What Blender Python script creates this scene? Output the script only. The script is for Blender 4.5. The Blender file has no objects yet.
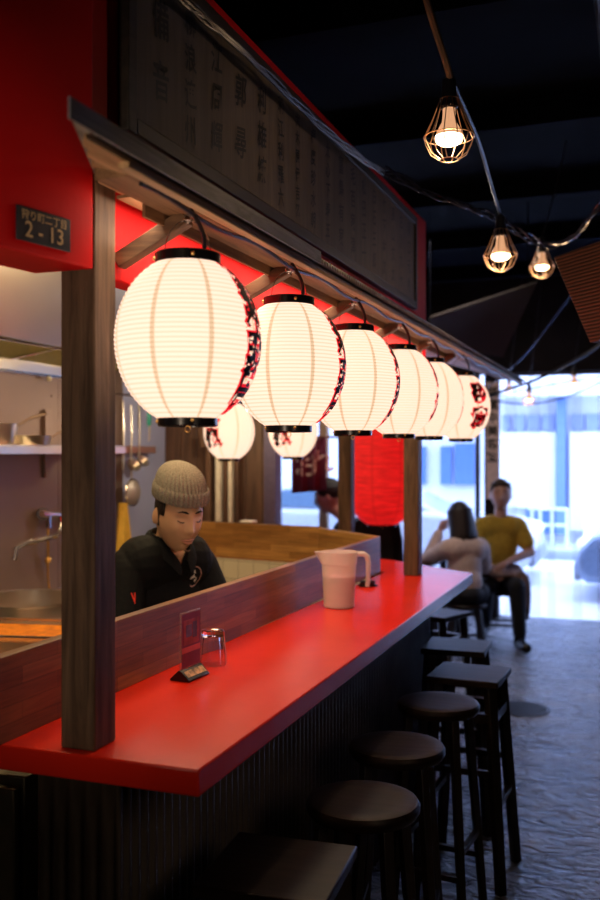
import bpy, bmesh, math, random
from mathutils import Vector, Matrix, Euler, noise
random.seed(7)
PI = math.pi
R = math.radians
scene = bpy.context.scene
C = scene.collection

# ---------------------------------------------------------------- camera, world, lights
TH = R(20.35); CT = math.cos(TH); ST = math.sin(TH); F = 930.0; H = 1.6
cd = bpy.data.cameras.new('camera'); cam = bpy.data.objects.new('camera', cd); C.objects.link(cam)
cam.location = (0, 0, H); cam.rotation_euler = (R(90), 0, TH)
cd.sensor_fit = 'HORIZONTAL'; cd.sensor_width = 24; cd.lens = F / 600 * 24; cd.shift_y = 0.0033
cd.clip_start = 0.05; cd.clip_end = 200
cd.dof.use_dof = True; cd.dof.focus_distance = 2.35; cd.dof.aperture_fstop = 2.6
scene.camera = cam
scene.view_settings.view_transform = 'Standard'; scene.view_settings.look = 'None'
scene.view_settings.gamma = 1; scene.view_settings.use_curve_mapping = False
scene.view_settings.exposure = 0.0
scene.cycles.use_denoising = True
scene.cycles.max_bounces = 8
scene.cycles.sample_clamp_indirect = 4

w = bpy.data.worlds.new('sky'); scene.world = w; w.use_nodes = True
bg = w.node_tree.nodes['Background']; bg.inputs[0].default_value = (0.44, 0.57, 1.0, 1); bg.inputs[1].default_value = 6.3

def area(name, loc, rot, sx, sy, power, col, spread=180):
    l = bpy.data.lights.new(name, 'AREA'); l.shape = 'RECTANGLE'; l.size = sx; l.size_y = sy
    l.energy = power; l.color = col; l.spread = R(spread)
    o = bpy.data.objects.new(name, l); C.objects.link(o); o.location = loc; o.rotation_euler = rot
    return o
def point(name, loc, power, col, rad=0.03):
    l = bpy.data.lights.new(name, 'POINT'); l.energy = power; l.color = col; l.shadow_soft_size = rad
    o = bpy.data.objects.new(name, l); C.objects.link(o); o.location = loc
    return o
WARM = (1.0, 0.72, 0.42)
area('kitchen_fill', (-1.7, 3.0, 2.66), (0, R(-12), 0), 0.5, 2.2, 34, (1.0, 0.72, 0.36))  # added fill over the kitchen, no fixture modelled
area('hood_fill', (-2.455, 3.3, 2.125), (0, R(20), 0), 0.06, 2.2, 6, (1.0, 0.72, 0.34))  # light added behind the hood lip to brighten the wall below
area('canopy_fill', (-0.925, 3.0, 2.084), (0, R(10), 0), 0.03, 2.9, 7, (1.0, 0.76, 0.50), 100)  # added light tucked behind the beam to brighten the counter
area('red_wall_fill', (-0.905, 3.0, 2.075), (0, R(60), 0), 0.02, 2.9, 4.0, (1.0, 0.75, 0.55))  # made-up source aimed at the red fascia to brighten it
sl = bpy.data.lights.new('near_fill_spot', 'SPOT'); sl.energy = 38; sl.color = (1.0, 0.76, 0.55); sl.spot_size = R(52); sl.spot_blend = 0.7; sl.shadow_soft_size = 0.06  # unseen spot behind the camera, added to lift post and red panel
so = bpy.data.objects.new('near_fill_spot', sl); C.objects.link(so); so.location = (-0.80, -0.25, 1.50); so.rotation_euler = (Vector((-1.02, 1.5, 1.68)) - so.location).to_track_quat('-Z', 'Y').to_euler()
sl = bpy.data.lights.new('aisle_fill_spot', 'SPOT'); sl.energy = 15; sl.color = (1.0, 0.74, 0.52); sl.spot_size = R(46); sl.spot_blend = 0.8; sl.shadow_soft_size = 0.3  # invented source out of frame, brightens the counter's side face
so = bpy.data.objects.new('aisle_fill_spot', sl); C.objects.link(so); so.location = (0.75, 0.7, 1.75); so.rotation_euler = (Vector((-0.75, 2.1, 0.98)) - so.location).to_track_quat('-Z', 'Y').to_euler()
point('back_lamp', (-2.33, 5.02, 1.82), 7, (1.0, 0.80, 0.5), 0.03)
area('dining_fill', (-1.6, 6.4, 3.1), (0, 0, 0), 0.6, 0.6, 26, (1.0, 0.85, 0.75))  # extra light put above the seated people, no lamp modelled there

# ---------------------------------------------------------------- helpers
def P(px, py, d):
    """world point seen at pixel px,py at depth d"""
    xc = (px - 300) / F * d
    return Vector((xc * CT - d * ST, xc * ST + d * CT, H - (py - 452) / F * d))
def PY(px, py, Y):
    a = (px - 300) / F
    return P(px, py, Y / (a * ST + CT))
def PX(px, py, X):
    a = (px - 300) / F
    return P(px, py, X / (a * CT - ST))

MATS = {}
def newmat(name):
    m = bpy.data.materials.new(name); m.use_nodes = True
    nt = m.node_tree; b = nt.nodes['Principled BSDF']; MATS[name] = m
    return m, nt, b
def N(nt, t, **k):
    n = nt.nodes.new(t)
    for a, v in k.items(): setattr(n, a, v)
    return n
def plain(name, col, rough=0.5, metal=0.0, var=0.12, scale=30, bump=0.0, bscale=80, coat=0.0, emit=None, es=0, spec=0.5):
    m, nt, b = newmat(name)
    b.inputs['Roughness'].default_value = rough; b.inputs['Metallic'].default_value = metal
    b.inputs['Coat Weight'].default_value = coat; b.inputs['Specular IOR Level'].default_value = spec
    tc = N(nt, 'ShaderNodeTexCoord'); nz = N(nt, 'ShaderNodeTexNoise'); nz.inputs['Scale'].default_value = scale; nz.inputs['Detail'].default_value = 4
    nt.links.new(tc.outputs['Object'], nz.inputs['Vector'])
    cr = N(nt, 'ShaderNodeValToRGB'); cr.color_ramp.elements[0].position = 0.3; cr.color_ramp.elements[1].position = 0.7
    cr.color_ramp.elements[0].color = tuple(c * (1 - var) for c in col) + (1,)
    cr.color_ramp.elements[1].color = tuple(min(1, c * (1 + var)) for c in col) + (1,)
    nt.links.new(nz.outputs['Fac'], cr.inputs[0]); nt.links.new(cr.outputs[0], b.inputs['Base Color'])
    if bump:
        n2 = N(nt, 'ShaderNodeTexNoise'); n2.inputs['Scale'].default_value = bscale; n2.inputs['Detail'].default_value = 5
        nt.links.new(tc.outputs['Object'], n2.inputs['Vector'])
        bp = N(nt, 'ShaderNodeBump'); bp.inputs['Strength'].default_value = bump; bp.inputs['Distance'].default_value = 0.01
        nt.links.new(n2.outputs['Fac'], bp.inputs['Height']); nt.links.new(bp.outputs[0], b.inputs['Normal'])
    if emit:
        b.inputs['Emission Color'].default_value = emit + (1,); b.inputs['Emission Strength'].default_value = es
    return m
def wood(name, c0, c1, axis='Z', rough=0.6, scale=1.0, bump=0.3, coat=0.0):
    m, nt, b = newmat(name)
    tc = N(nt, 'ShaderNodeTexCoord'); mp = N(nt, 'ShaderNodeMapping')
    s = [22 * scale] * 3; s['XYZ'.index(axis)] = 1.6 * scale; mp.inputs['Scale'].default_value = s
    nt.links.new(tc.outputs['Object'], mp.inputs['Vector'])
    nz = N(nt, 'ShaderNodeTexNoise'); nz.inputs['Scale'].default_value = 1.6; nz.inputs['Detail'].default_value = 8; nz.inputs['Roughness'].default_value = 0.65; nz.inputs['Distortion'].default_value = 0.6
    nt.links.new(mp.outputs[0], nz.inputs['Vector'])
    cr = N(nt, 'ShaderNodeValToRGB'); e = cr.color_ramp.elements
    e[0].position = 0.36; e[0].color = c0 + (1,); e[1].position = 0.66; e[1].color = c1 + (1,)
    nt.links.new(nz.outputs['Fac'], cr.inputs[0]); nt.links.new(cr.outputs[0], b.inputs['Base Color'])
    b.inputs['Roughness'].default_value = rough; b.inputs['Coat Weight'].default_value = coat
    bp = N(nt, 'ShaderNodeBump'); bp.inputs['Strength'].default_value = bump; bp.inputs['Distance'].default_value = 0.004
    nt.links.new(nz.outputs['Fac'], bp.inputs['Height']); nt.links.new(bp.outputs[0], b.inputs['Normal'])
    return m
def blockwood(name, cols, rough=0.4, u='Y', bw=0.24, rh=0.035):
    """finger-jointed solid wood: staves of changing tone with grain"""
    m, nt, b = newmat(name)
    tc = N(nt, 'ShaderNodeTexCoord'); sp = N(nt, 'ShaderNodeSeparateXYZ'); cb = N(nt, 'ShaderNodeCombineXYZ')
    nt.links.new(tc.outputs['Object'], sp.inputs[0])
    nt.links.new(sp.outputs[u], cb.inputs[0]); nt.links.new(sp.outputs['Z'], cb.inputs[1])
    br = N(nt, 'ShaderNodeTexBrick'); br.inputs['Scale'].default_value = 1; br.inputs['Brick Width'].default_value = bw
    br.inputs['Row Height'].default_value = rh; br.inputs['Mortar Size'].default_value = 0.0006; br.inputs['Bias'].default_value = 0.0
    br.inputs['Color1'].default_value = cols[0] + (1,); br.inputs['Color2'].default_value = cols[1] + (1,); br.inputs['Mortar'].default_value = tuple(c * 0.4 for c in cols[0]) + (1,)
    nt.links.new(cb.outputs[0], br.inputs['Vector'])
    mp = N(nt, 'ShaderNodeMapping'); mp.inputs['Scale'].default_value = (4, 70, 70); nt.links.new(cb.outputs[0], mp.inputs['Vector'])
    nz = N(nt, 'ShaderNodeTexNoise'); nz.inputs['Scale'].default_value = 1.5; nz.inputs['Detail'].default_value = 7; nz.inputs['Distortion'].default_value = 0.8
    nt.links.new(mp.outputs[0], nz.inputs['Vector'])
    mr = N(nt, 'ShaderNodeMapRange'); mr.inputs[1].default_value = 0.3; mr.inputs[2].default_value = 0.7; mr.inputs[3].default_value = 0.65; mr.inputs[4].default_value = 1.3
    nt.links.new(nz.outputs['Fac'], mr.inputs[0])
    vm = N(nt, 'ShaderNodeVectorMath', operation='SCALE'); nt.links.new(br.outputs['Color'], vm.inputs[0]); nt.links.new(mr.outputs[0], vm.inputs['Scale'])
    nt.links.new(vm.outputs[0], b.inputs['Base Color']); b.inputs['Roughness'].default_value = rough
    return m
def glassy(name, col=(1, 1, 1), rough=0.02, ior=1.45):
    m, nt, b = newmat(name)
    b.inputs['Base Color'].default_value = col + (1,); b.inputs['Transmission Weight'].default_value = 1
    b.inputs['Roughness'].default_value = rough; b.inputs['IOR'].default_value = ior
    return m
def thinpane(name, col, tr, rough=0.05):
    m, nt, b = newmat(name)
    tp = N(nt, 'ShaderNodeBsdfTransparent'); mx = N(nt, 'ShaderNodeMixShader'); mx.inputs[0].default_value = tr
    b.inputs['Base Color'].default_value = col + (1,); b.inputs['Roughness'].default_value = rough
    nt.links.new(b.outputs[0], mx.inputs[1]); nt.links.new(tp.outputs[0], mx.inputs[2])
    nt.links.new(mx.outputs[0], nt.nodes['Material Output'].inputs[0])
    return m

class MB:
    def __init__(s): s.v = []; s.f = []; s.m = []
    def add(s, vs, fs, mi=0):
        o = len(s.v); s.v += [tuple(v) for v in vs]
        for f in fs: s.f.append([i + o for i in f]); s.m.append(mi)
        return s
    def hexa(s, p, mi=0):
        return s.add(p, [(0, 3, 2, 1), (4, 5, 6, 7), (0, 1, 5, 4), (1, 2, 6, 5), (2, 3, 7, 6), (3, 0, 4, 7)], mi)
    def box(s, x0, x1, y0, y1, z0, z1, mi=0):
        return s.hexa([(x0, y0, z0), (x1, y0, z0), (x1, y1, z0), (x0, y1, z0), (x0, y0, z1), (x1, y0, z1), (x1, y1, z1), (x0, y1, z1)], mi)
    def prism(s, pts, z0, z1, mi=0):
        n = len(pts); vs = [(x, y, z0) for x, y in pts] + [(x, y, z1) for x, y in pts]
        fs = [tuple(range(n - 1, -1, -1)), tuple(range(n, 2 * n))] + [(i, (i + 1) % n, n + (i + 1) % n, n + i) for i in range(n)]
        return s.add(vs, fs, mi)
    def prism_x(s, pts, x0, x1, mi=0):      # pts are (y,z)
        n = len(pts); vs = [(x0, y, z) for y, z in pts] + [(x1, y, z) for y, z in pts]
        fs = [tuple(range(n - 1, -1, -1)), tuple(range(n, 2 * n))] + [(i, (i + 1) % n, n + (i + 1) % n, n + i) for i in range(n)]
        return s.add(vs, fs, mi)
    def prism_y(s, pts, y0, y1, mi=0):      # pts are (x,z)
        n = len(pts); vs = [(x, y0, z) for x, z in pts] + [(x, y1, z) for x, z in pts]
        fs = [tuple(range(n)), tuple(range(2 * n - 1, n - 1, -1))] + [(i, n + i, n + (i + 1) % n, (i + 1) % n) for i in range(n)]
        return s.add(vs, fs, mi)
    def rings(s, rs, mi=0, cap=True, close=False):
        n = len(rs[0]); vs = [p for r in rs for p in r]; fs = []
        k = len(rs)
        for i in range(k if close else k - 1):
            j = (i + 1) % k
            for a in range(n):
                b = (a + 1) % n; fs.append((i * n + a, i * n + b, j * n + b, j * n + a))
        if cap and not close: fs.append(tuple(range(n - 1, -1, -1))); fs.append(tuple((k - 1) * n + a for a in range(n)))
        return s.add(vs, fs, mi)
    def tube(s, pts, r, n=8, mi=0, cap=True, close=False, sq=None):
        pts = [Vector(p) for p in pts]; k = len(pts); rs = []
        up = Vector((0, 0, 1)); prev = None
        for i, p in enumerate(pts):
            if close: t = pts[(i + 1) % k] - pts[i - 1]
            else: t = pts[min(i + 1, k - 1)] - pts[max(i - 1, 0)]
            t = t.normalized() if t.length > 1e-9 else Vector((0, 0, 1))
            if prev is None:
                a = up.cross(t)
                if a.length < 0.05: a = Vector((1, 0, 0)).cross(t)
                a.normalize()
            else:
                a = prev - t * prev.dot(t); a.normalize()
            prev = a; b = t.cross(a)
            rr = r[i] if isinstance(r, (list, tuple)) else r
            off = PI / n if sq else 0
            rs.append([p + (a * math.cos(2 * PI * q / n + off) + b * math.sin(2 * PI * q / n + off)) * rr for q in range(n)])
        return s.rings(rs, mi, cap, close)
    def bar(s, p0, p1, wx, wy, mi=0, up=(0, 0, 1)):
        p0 = Vector(p0); p1 = Vector(p1); t = (p1 - p0).normalized(); a = Vector(up).cross(t)
        if a.length < 0.05: a = Vector((1, 0, 0)).cross(t).cross(t) * -1
        a.normalize(); b = t.cross(a); q = [(-1, -1), (1, -1), (1, 1), (-1, 1)]
        return s.hexa([p0 + a * i * wx / 2 + b * j * wy / 2 for i, j in q] + [p1 + a * i * wx / 2 + b * j * wy / 2 for i, j in q], mi)
    def lathe(s, prof, n=32, c=(0, 0, 0), mi=0, cap=True, sx=1, sy=1, fn=None):
        rs = []
        for r, z in prof:
            ring = []
            for q in range(n):
                a = 2 * PI * q / n; rr = r * (fn(a, z) if fn else 1)
                ring.append((c[0] + rr * math.cos(a) * sx, c[1] + rr * math.sin(a) * sy, c[2] + z))
            rs.append(ring)
        return s.rings(rs, mi, cap)
    def ball(s, c, rx, ry=None, rz=None, n=16, mi=0):
        ry = ry or rx; rz = rz or rx; k = max(6, n // 2)
        prof = [(max(0.001, math.sin(PI * i / k)), -math.cos(PI * i / k)) for i in range(k + 1)]
        rs = [[(c[0] + r * rx * math.cos(2 * PI * q / n), c[1] + r * ry * math.sin(2 * PI * q / n), c[2] + z * rz) for q in range(n)] for r, z in prof]
        return s.rings(rs, mi)
    def xf(s, M, start=0):
        for i in range(start, len(s.v)): s.v[i] = tuple(M @ Vector(s.v[i]))
        return s
    def mesh(s, name, mats, smooth=True, ang=35):
        me = bpy.data.meshes.new(name); me.from_pydata(s.v, [], s.f)
        for m in (mats if isinstance(mats, (list, tuple)) else [mats]): me.materials.append(m)
        for p, mi in zip(me.polygons, s.m): p.material_index = mi
        bm = bmesh.new(); bm.from_mesh(me); bmesh.ops.recalc_face_normals(bm, faces=bm.faces)
        if smooth:
            for f in bm.faces: f.smooth = True
            for e in bm.edges:
                if len(e.link_faces) == 2 and e.calc_face_angle(0) > R(ang): e.smooth = False
        bm.to_mesh(me); bm.free(); me.update()
        return me
    def build(s, name, mats, parent=None, loc=(0, 0, 0), rot=(0, 0, 0), smooth=True, bevel=0, ang=35, seg=2):
        o = bpy.data.objects.new(name, s.mesh(name, mats, smooth, ang)); C.objects.link(o)
        o.location = loc; o.rotation_euler = rot
        if parent: o.parent = parent
        if bevel:
            b = o.modifiers.new('bevel', 'BEVEL'); b.width = bevel; b.segments = seg; b.limit_method = 'ANGLE'; b.angle_limit = R(40)
            b.harden_normals = False
        return o
def tag(o, label=None, cat=None, group=None, kind=None):
    if label: o['label'] = label
    if cat: o['category'] = cat
    if group: o['group'] = group
    if kind: o['kind'] = kind
    return o
def thing(name, label, cat, loc=(0, 0, 0), rz=0, group=None):
    o = bpy.data.objects.new(name, None); C.objects.link(o); o.location = loc; o.rotation_euler = (0, 0, rz); o.empty_display_size = 0.1
    return tag(o, label, cat, group)
def struct(mb, name, mats, **k):
    o = mb.build(name, mats, **k); o['kind'] = 'structure'; return o
KIDS = {}
def kids(o): return [c for c in C.objects if c.parent == o]
def copy_tree(o, parent=None):
    c = o.copy(); C.objects.link(c)
    if parent: c.parent = parent
    for ch in kids(o): copy_tree(ch, c)
    return c
def dup(o, label, loc=None, rz=None, sc=None):
    c = copy_tree(o); c['label'] = label
    if loc is not None: c.location = loc
    if rz is not None: c.rotation_euler = (0, 0, rz)
    if sc is not None: c.scale = (sc,) * 3
    return c

def text_bm(s, size=1.0, off=0.0, cuts=None, align='CENTER'):
    cu = bpy.data.curves.new('t', 'FONT'); cu.body = s; cu.size = size; cu.offset = off; cu.align_x = align; cu.align_y = 'CENTER'; cu.resolution_u = 4
    o = bpy.data.objects.new('t', cu); C.objects.link(o)
    dg = bpy.context.evaluated_depsgraph_get(); me = bpy.data.meshes.new_from_object(o.evaluated_get(dg))
    bpy.data.objects.remove(o); bpy.data.curves.remove(cu)
    bm = bmesh.new(); bm.from_mesh(me); bpy.data.meshes.remove(me)
    bmesh.ops.remove_doubles(bm, verts=bm.verts, dist=1e-5)
    if cuts:
        for ax in (0, 1):
            n = Vector((1, 0, 0)) if ax == 0 else Vector((0, 1, 0))
            co = [v.co[ax] for v in bm.verts]
            if not co: break
            lo, hi = min(co), max(co); k = max(1, int((hi - lo) / cuts))
            for i in range(1, k):
                bmesh.ops.bisect_plane(bm, geom=bm.verts[:] + bm.edges[:] + bm.faces[:], plane_co=n * (lo + (hi - lo) * i / k), plane_no=n)
    return bm
def text_into(mb, s, size, fn, off=0.0, mi=0, cuts=None, align='CENTER'):
    """adds the glyphs of s to mb, each vertex (u,v) placed by fn(u,v)"""
    bm = text_bm(s, size, off, cuts, align); bm.verts.index_update()
    mb.add([fn(v.co.x, v.co.y) for v in bm.verts], [[v.index for v in f.verts] for f in bm.faces], mi)
    bm.free()
def apply_mods(o):
    dg = bpy.context.evaluated_depsgraph_get(); me = bpy.data.meshes.new_from_object(o.evaluated_get(dg))
    o.modifiers.clear(); old = o.data; o.data = me; bpy.data.meshes.remove(old)

# ---------------------------------------------------------------- materials
M_redwall = plain('red_painted_wall', (0.60, 0.002, 0.004), 0.6, spec=0.15, var=0.06, scale=6, bump=0.05)
M_counter = plain('red_lacquered_counter', (0.60, 0.016, 0.004), 0.27, spec=0.4, var=0.07, scale=5, bump=0.03, bscale=30)
M_post = wood('dark_post_wood', (0.045, 0.025, 0.015), (0.15, 0.090, 0.056), 'Z', 0.6, 1.1, 0.5)
M_beam = wood('beam_wood', (0.13, 0.065, 0.030), (0.36, 0.20, 0.095), 'Y', 0.6, 1.0, 0.4)
M_arm = wood('bracket_wood', (0.07, 0.035, 0.02), (0.20, 0.11, 0.055), 'X', 0.6, 1.0, 0.4)
M_plank = wood('roof_plank_wood', (0.40, 0.23, 0.10), (0.78, 0.50, 0.26), 'Y', 0.6, 1.0, 0.3)
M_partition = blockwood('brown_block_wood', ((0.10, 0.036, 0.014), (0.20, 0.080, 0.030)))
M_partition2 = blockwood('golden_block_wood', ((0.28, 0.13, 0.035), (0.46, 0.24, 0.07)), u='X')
M_sheet = plain('weathered_corrugated_metal', (0.32, 0.27, 0.23), 0.5, 0.2, var=0.35, scale=14, bump=0.2)
M_clad = plain('dark_corrugated_metal', (0.050, 0.036, 0.025), 0.6, 0.0, var=0.3, scale=8, bump=0.15)
M_black = plain('black_lacquer', (0.006, 0.006, 0.008), 0.25)
M_rubber = plain('black_cable_rubber', (0.012, 0.012, 0.02), 0.35)
M_brass = plain('brass', (0.7, 0.45, 0.15), 0.3, 1.0)
M_steel = plain('brushed_stainless', (0.60, 0.55, 0.50), 0.32, 1.0, var=0.05, scale=3, bump=0.02, bscale=200)
M_steel_dull = plain('dull_stainless', (0.27, 0.20, 0.18), 0.5, 0.7, var=0.08, scale=2)
M_chrome = plain('chrome', (0.8, 0.8, 0.8), 0.12, 1.0, var=0.02)
M_stool = wood('dark_stool_wood', (0.006, 0.0035, 0.003), (0.020, 0.011, 0.008), 'Z', 0.42, 1.3, 0.2)
M_seat = wood('dark_seat_wood', (0.006, 0.003, 0.002), (0.018, 0.009, 0.006), 'X', 0.42, 1.0, 0.2)
M_wplaster = plain('blue_white_plaster', (0.38, 0.43, 0.72), 0.7, var=0.05, scale=3, bump=0.05)
M_woodwall = wood('wall_board_wood', (0.065, 0.032, 0.02), (0.18, 0.095, 0.055), 'Z', 0.6, 0.7, 0.3)
M_ceiling = plain('dark_painted_ceiling', (0.0025, 0.003, 0.006), 0.8, var=0.5, scale=2)
M_darkwall = plain('dark_wall_paint', (0.02, 0.018, 0.022), 0.8, var=0.3, scale=2)
M_tile = None
M_skin = plain('skin', (0.78, 0.47, 0.27), 0.5, var=0.05, scale=20)
M_skin2 = plain('fair_skin', (0.58, 0.33, 0.26), 0.5, var=0.05, scale=20)
M_hair = plain('dark_hair', (0.010, 0.007, 0.006), 0.45, var=0.5, scale=120, bump=0.4, bscale=300)

for n_, v_ in (('dark_seat_wood', .14), ('dark_painted_ceiling', .03), ('dark_wall_paint', .05), ('dark_post_wood', .25), ('dark_corrugated_metal', .3)):
    MATS[n_].node_tree.nodes['Principled BSDF'].inputs['Specular IOR Level'].default_value = v_
# floor: rough troweled concrete with a worn gloss
m, nt, b = newmat('troweled_concrete'); M_floor = m
tc = N(nt, 'ShaderNodeTexCoord')
n1 = N(nt, 'ShaderNodeTexNoise'); n1.inputs['Scale'].default_value = 3.2; n1.inputs['Detail'].default_value = 9; n1.inputs['Roughness'].default_value = 0.62; n1.inputs['Distortion'].default_value = 0.5
n2 = N(nt, 'ShaderNodeTexNoise'); n2.inputs['Scale'].default_value = 9; n2.inputs['Detail'].default_value = 6; n2.inputs['Distortion'].default_value = 1.5
mpf = N(nt, 'ShaderNodeMapping'); mpf.inputs['Scale'].default_value = (0.8, 1.5, 1); mpf.inputs['Rotation'].default_value = (0, 0, R(18)); nt.links.new(tc.outputs['Object'], mpf.inputs[0])
for n_ in (n1, n2): nt.links.new(mpf.outputs[0], n_.inputs['Vector'])
cr = N(nt, 'ShaderNodeValToRGB'); cr.color_ramp.elements[0].position = 0.35; cr.color_ramp.elements[0].color = (0.05, 0.052, 0.066, 1); cr.color_ramp.elements[1].position = 0.7; cr.color_ramp.elements[1].color = (0.27, 0.27, 0.30, 1)
nt.links.new(n1.outputs['Fac'], cr.inputs[0]); nt.links.new(cr.outputs[0], b.inputs['Base Color'])
mr = N(nt, 'ShaderNodeMapRange'); mr.inputs[1].default_value = 0.35; mr.inputs[2].default_value = 0.65; mr.inputs[3].default_value = 0.16; mr.inputs[4].default_value = 0.38
nt.links.new(n2.outputs['Fac'], mr.inputs[0]); nt.links.new(mr.outputs[0], b.inputs['Roughness'])
ad = N(nt, 'ShaderNodeMath', operation='ADD'); nt.links.new(n1.outputs['Fac'], ad.inputs[0]); nt.links.new(n2.outputs['Fac'], ad.inputs[1])
bp = N(nt, 'ShaderNodeBump'); bp.inputs['Strength'].default_value = 1.0; bp.inputs['Distance'].default_value = 0.045
nt.links.new(ad.outputs[0], bp.inputs['Height']); nt.links.new(bp.outputs[0], b.inputs['Normal'])

# white tile
m, nt, b = newmat('cream_wall_tile'); M_tile = m
tc = N(nt, 'ShaderNodeTexCoord'); sp = N(nt, 'ShaderNodeSeparateXYZ'); cb = N(nt, 'ShaderNodeCombineXYZ')
nt.links.new(tc.outputs['Object'], sp.inputs[0]); nt.links.new(sp.outputs['X'], cb.inputs[0]); nt.links.new(sp.outputs['Z'], cb.inputs[1])
br = N(nt, 'ShaderNodeTexBrick'); br.offset = 0; br.inputs['Scale'].default_value = 1; br.inputs['Brick Width'].default_value = 0.1; br.inputs['Row Height'].default_value = 0.1; br.inputs['Mortar Size'].default_value = 0.002
br.inputs['Color1'].default_value = (0.62, 0.58, 0.45, 1); br.inputs['Color2'].default_value = (0.68, 0.64, 0.5, 1); br.inputs['Mortar'].default_value = (0.35, 0.32, 0.25, 1)
nt.links.new(cb.outputs[0], br.inputs['Vector']); nt.links.new(br.outputs['Color'], b.inputs['Base Color']); b.inputs['Roughness'].default_value = 0.2

def lantern_paper(name, col, seam_col, strength, nrib, hh, nseam=8):
    m, nt, b = newmat(name)
    tc = N(nt, 'ShaderNodeTexCoord'); sp = N(nt, 'ShaderNodeSeparateXYZ'); nt.links.new(tc.outputs['Object'], sp.inputs[0])
    def math_(op, a, b_=None):
        n = N(nt, 'ShaderNodeMath', operation=op)
        for i, q in enumerate((a, b_)):
            if q is None: continue
            if isinstance(q, (int, float)): n.inputs[i].default_value = q
            else: nt.links.new(q, n.inputs[i])
        return n.outputs[0]
    # wire hoops
    zz = math_('MULTIPLY', sp.outputs['Z'], nrib / (2 * hh)); fr = math_('FRACT', math_('ADD', zz, 100.5))
    dz = math_('ABSOLUTE', math_('SUBTRACT', fr, 0.5))
    rib = N(nt, 'ShaderNodeMapRange'); rib.inputs[1].default_value = 0.0; rib.inputs[2].default_value = 0.28; rib.inputs[3].default_value = 0.0; rib.inputs[4].default_value = 1.0
    nt.links.new(dz, rib.inputs[0])
    # overlapping paper gores
    an = math_('ARCTAN2', sp.outputs['Y'], sp.outputs['X']); fa = math_('FRACT', math_('ADD', math_('MULTIPLY', an, nseam / (2 * PI)), 10.5))
    da = math_('ABSOLUTE', math_('SUBTRACT', fa, 0.5))
    se = N(nt, 'ShaderNodeMapRange'); se.inputs[1].default_value = 0.035; se.inputs[2].default_value = 0.05; se.inputs[3].default_value = 0.0; se.inputs[4].default_value = 1.0
    nt.links.new(da, se.inputs[0])
    m1 = N(nt, 'ShaderNodeMix', data_type='RGBA'); m1.inputs['A'].default_value = seam_col + (1,); m1.inputs['B'].default_value = col + (1,)
    nt.links.new(se.outputs[0], m1.inputs['Factor'])
    m2 = N(nt, 'ShaderNodeMix', data_type='RGBA', blend_type='MULTIPLY'); m2.inputs['Factor'].default_value = 1
    rc = N(nt, 'ShaderNodeMix', data_type='RGBA'); rc.inputs['A'].default_value = (0.80, 0.74, 0.66, 1); rc.inputs['B'].default_value = (1, 1, 1, 1)
    nt.links.new(rib.outputs[0], rc.inputs['Factor']); nt.links.new(m1.outputs['Result'], m2.inputs['A']); nt.links.new(rc.outputs['Result'], m2.inputs['B'])
    nt.links.new(m2.outputs['Result'], b.inputs['Emission Color']); b.inputs['Emission Strength'].default_value = strength
    b.inputs['Base Color'].default_value = tuple(min(.8, c * .3) for c in col) + (1,); b.inputs['Roughness'].default_value = 0.8
    return m
M_paper = lantern_paper('lantern_paper_white', (1.30, 0.92, 0.70), (0.84, 0.58, 0.36), 1.0, 34, 0.15)
def mottle(m, k):
    nt = m.node_tree; b = nt.nodes['Principled BSDF']; tc = N(nt, 'ShaderNodeTexCoord'); mp = N(nt, 'ShaderNodeMapping'); mp.inputs['Scale'].default_value = (6, 6, 40)
    nt.links.new(tc.outputs['Object'], mp.inputs[0]); nz = N(nt, 'ShaderNodeTexNoise'); nz.inputs['Scale'].default_value = 1.5; nz.inputs['Detail'].default_value = 6; nt.links.new(mp.outputs[0], nz.inputs['Vector'])
    mr = N(nt, 'ShaderNodeMapRange'); mr.inputs[1].default_value = .3; mr.inputs[2].default_value = .7; mr.inputs[3].default_value = 1 - k; mr.inputs[4].default_value = 1 + k * .4; nt.links.new(nz.outputs['Fac'], mr.inputs[0]); nt.links.new(mr.outputs[0], b.inputs['Emission Strength'])
M_paper_red = lantern_paper('lantern_paper_red', (0.75, 0.010, 0.010), (0.62, 0.008, 0.008), 1.0, 40, 0.30, 8); mottle(M_paper_red, 0.35)
M_ink_black = plain('lettering_black', (0.004, 0.004, 0.004), 0.6)
M_ink_red = plain('lettering_red', (0.5, 0.005, 0.01), 0.6, emit=(0.85, 0.008, 0.02), es=1.0)

# ---------------------------------------------------------------- the room
struct(MB().box(-6.5, 2.0, -1.8, 9.25, -0.12, 0.0), 'floor', M_floor)
struct(MB().box(-6.5, 2.0, -1.8, 9.3, 3.3, 3.4), 'ceiling', M_ceiling)
struct(MB().box(2.0, 2.12, -1.8, 9.3, 0, 3.3), 'wall_right', M_darkwall)
struct(MB().box(-6.5, 2.12, -1.92, -1.8, 0, 3.3), 'wall_near', M_darkwall)
struct(MB().box(-3.12, -3.0, -1.8, 5.55, 0, 3.3), 'wall_left', M_wplaster)
struct(MB().box(-6.5, -3.0, 5.55, 5.67, 0, 3.3), 'wall_inner', M_woodwall)
struct(MB().box(-6.62, -6.5, 5.5, 9.3, 0, 3.3), 'wall_far_left', M_darkwall)
struct(MB().box(-6.5, 2.12, 9.05, 9.25, 2.36, 3.3), 'wall_far', M_darkwall)
# wooden screen wall between kitchen and the dining end
mb = MB()
x = -3.0
while x < -2.28:
    mb.box(x + 0.002, min(x + 0.115, -2.27), 5.50, 5.53 + random.uniform(0, .006), 0, 2.7); x += 0.117
struct(mb, 'trim_1', M_woodwall, bevel=0.002)
struct(MB().box(-2.27, -2.19, 5.46, 5.56, 0, 3.3), 'trim_2', plain('violet_grey_post', (0.10, 0.075, 0.14), 0.6))
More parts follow.
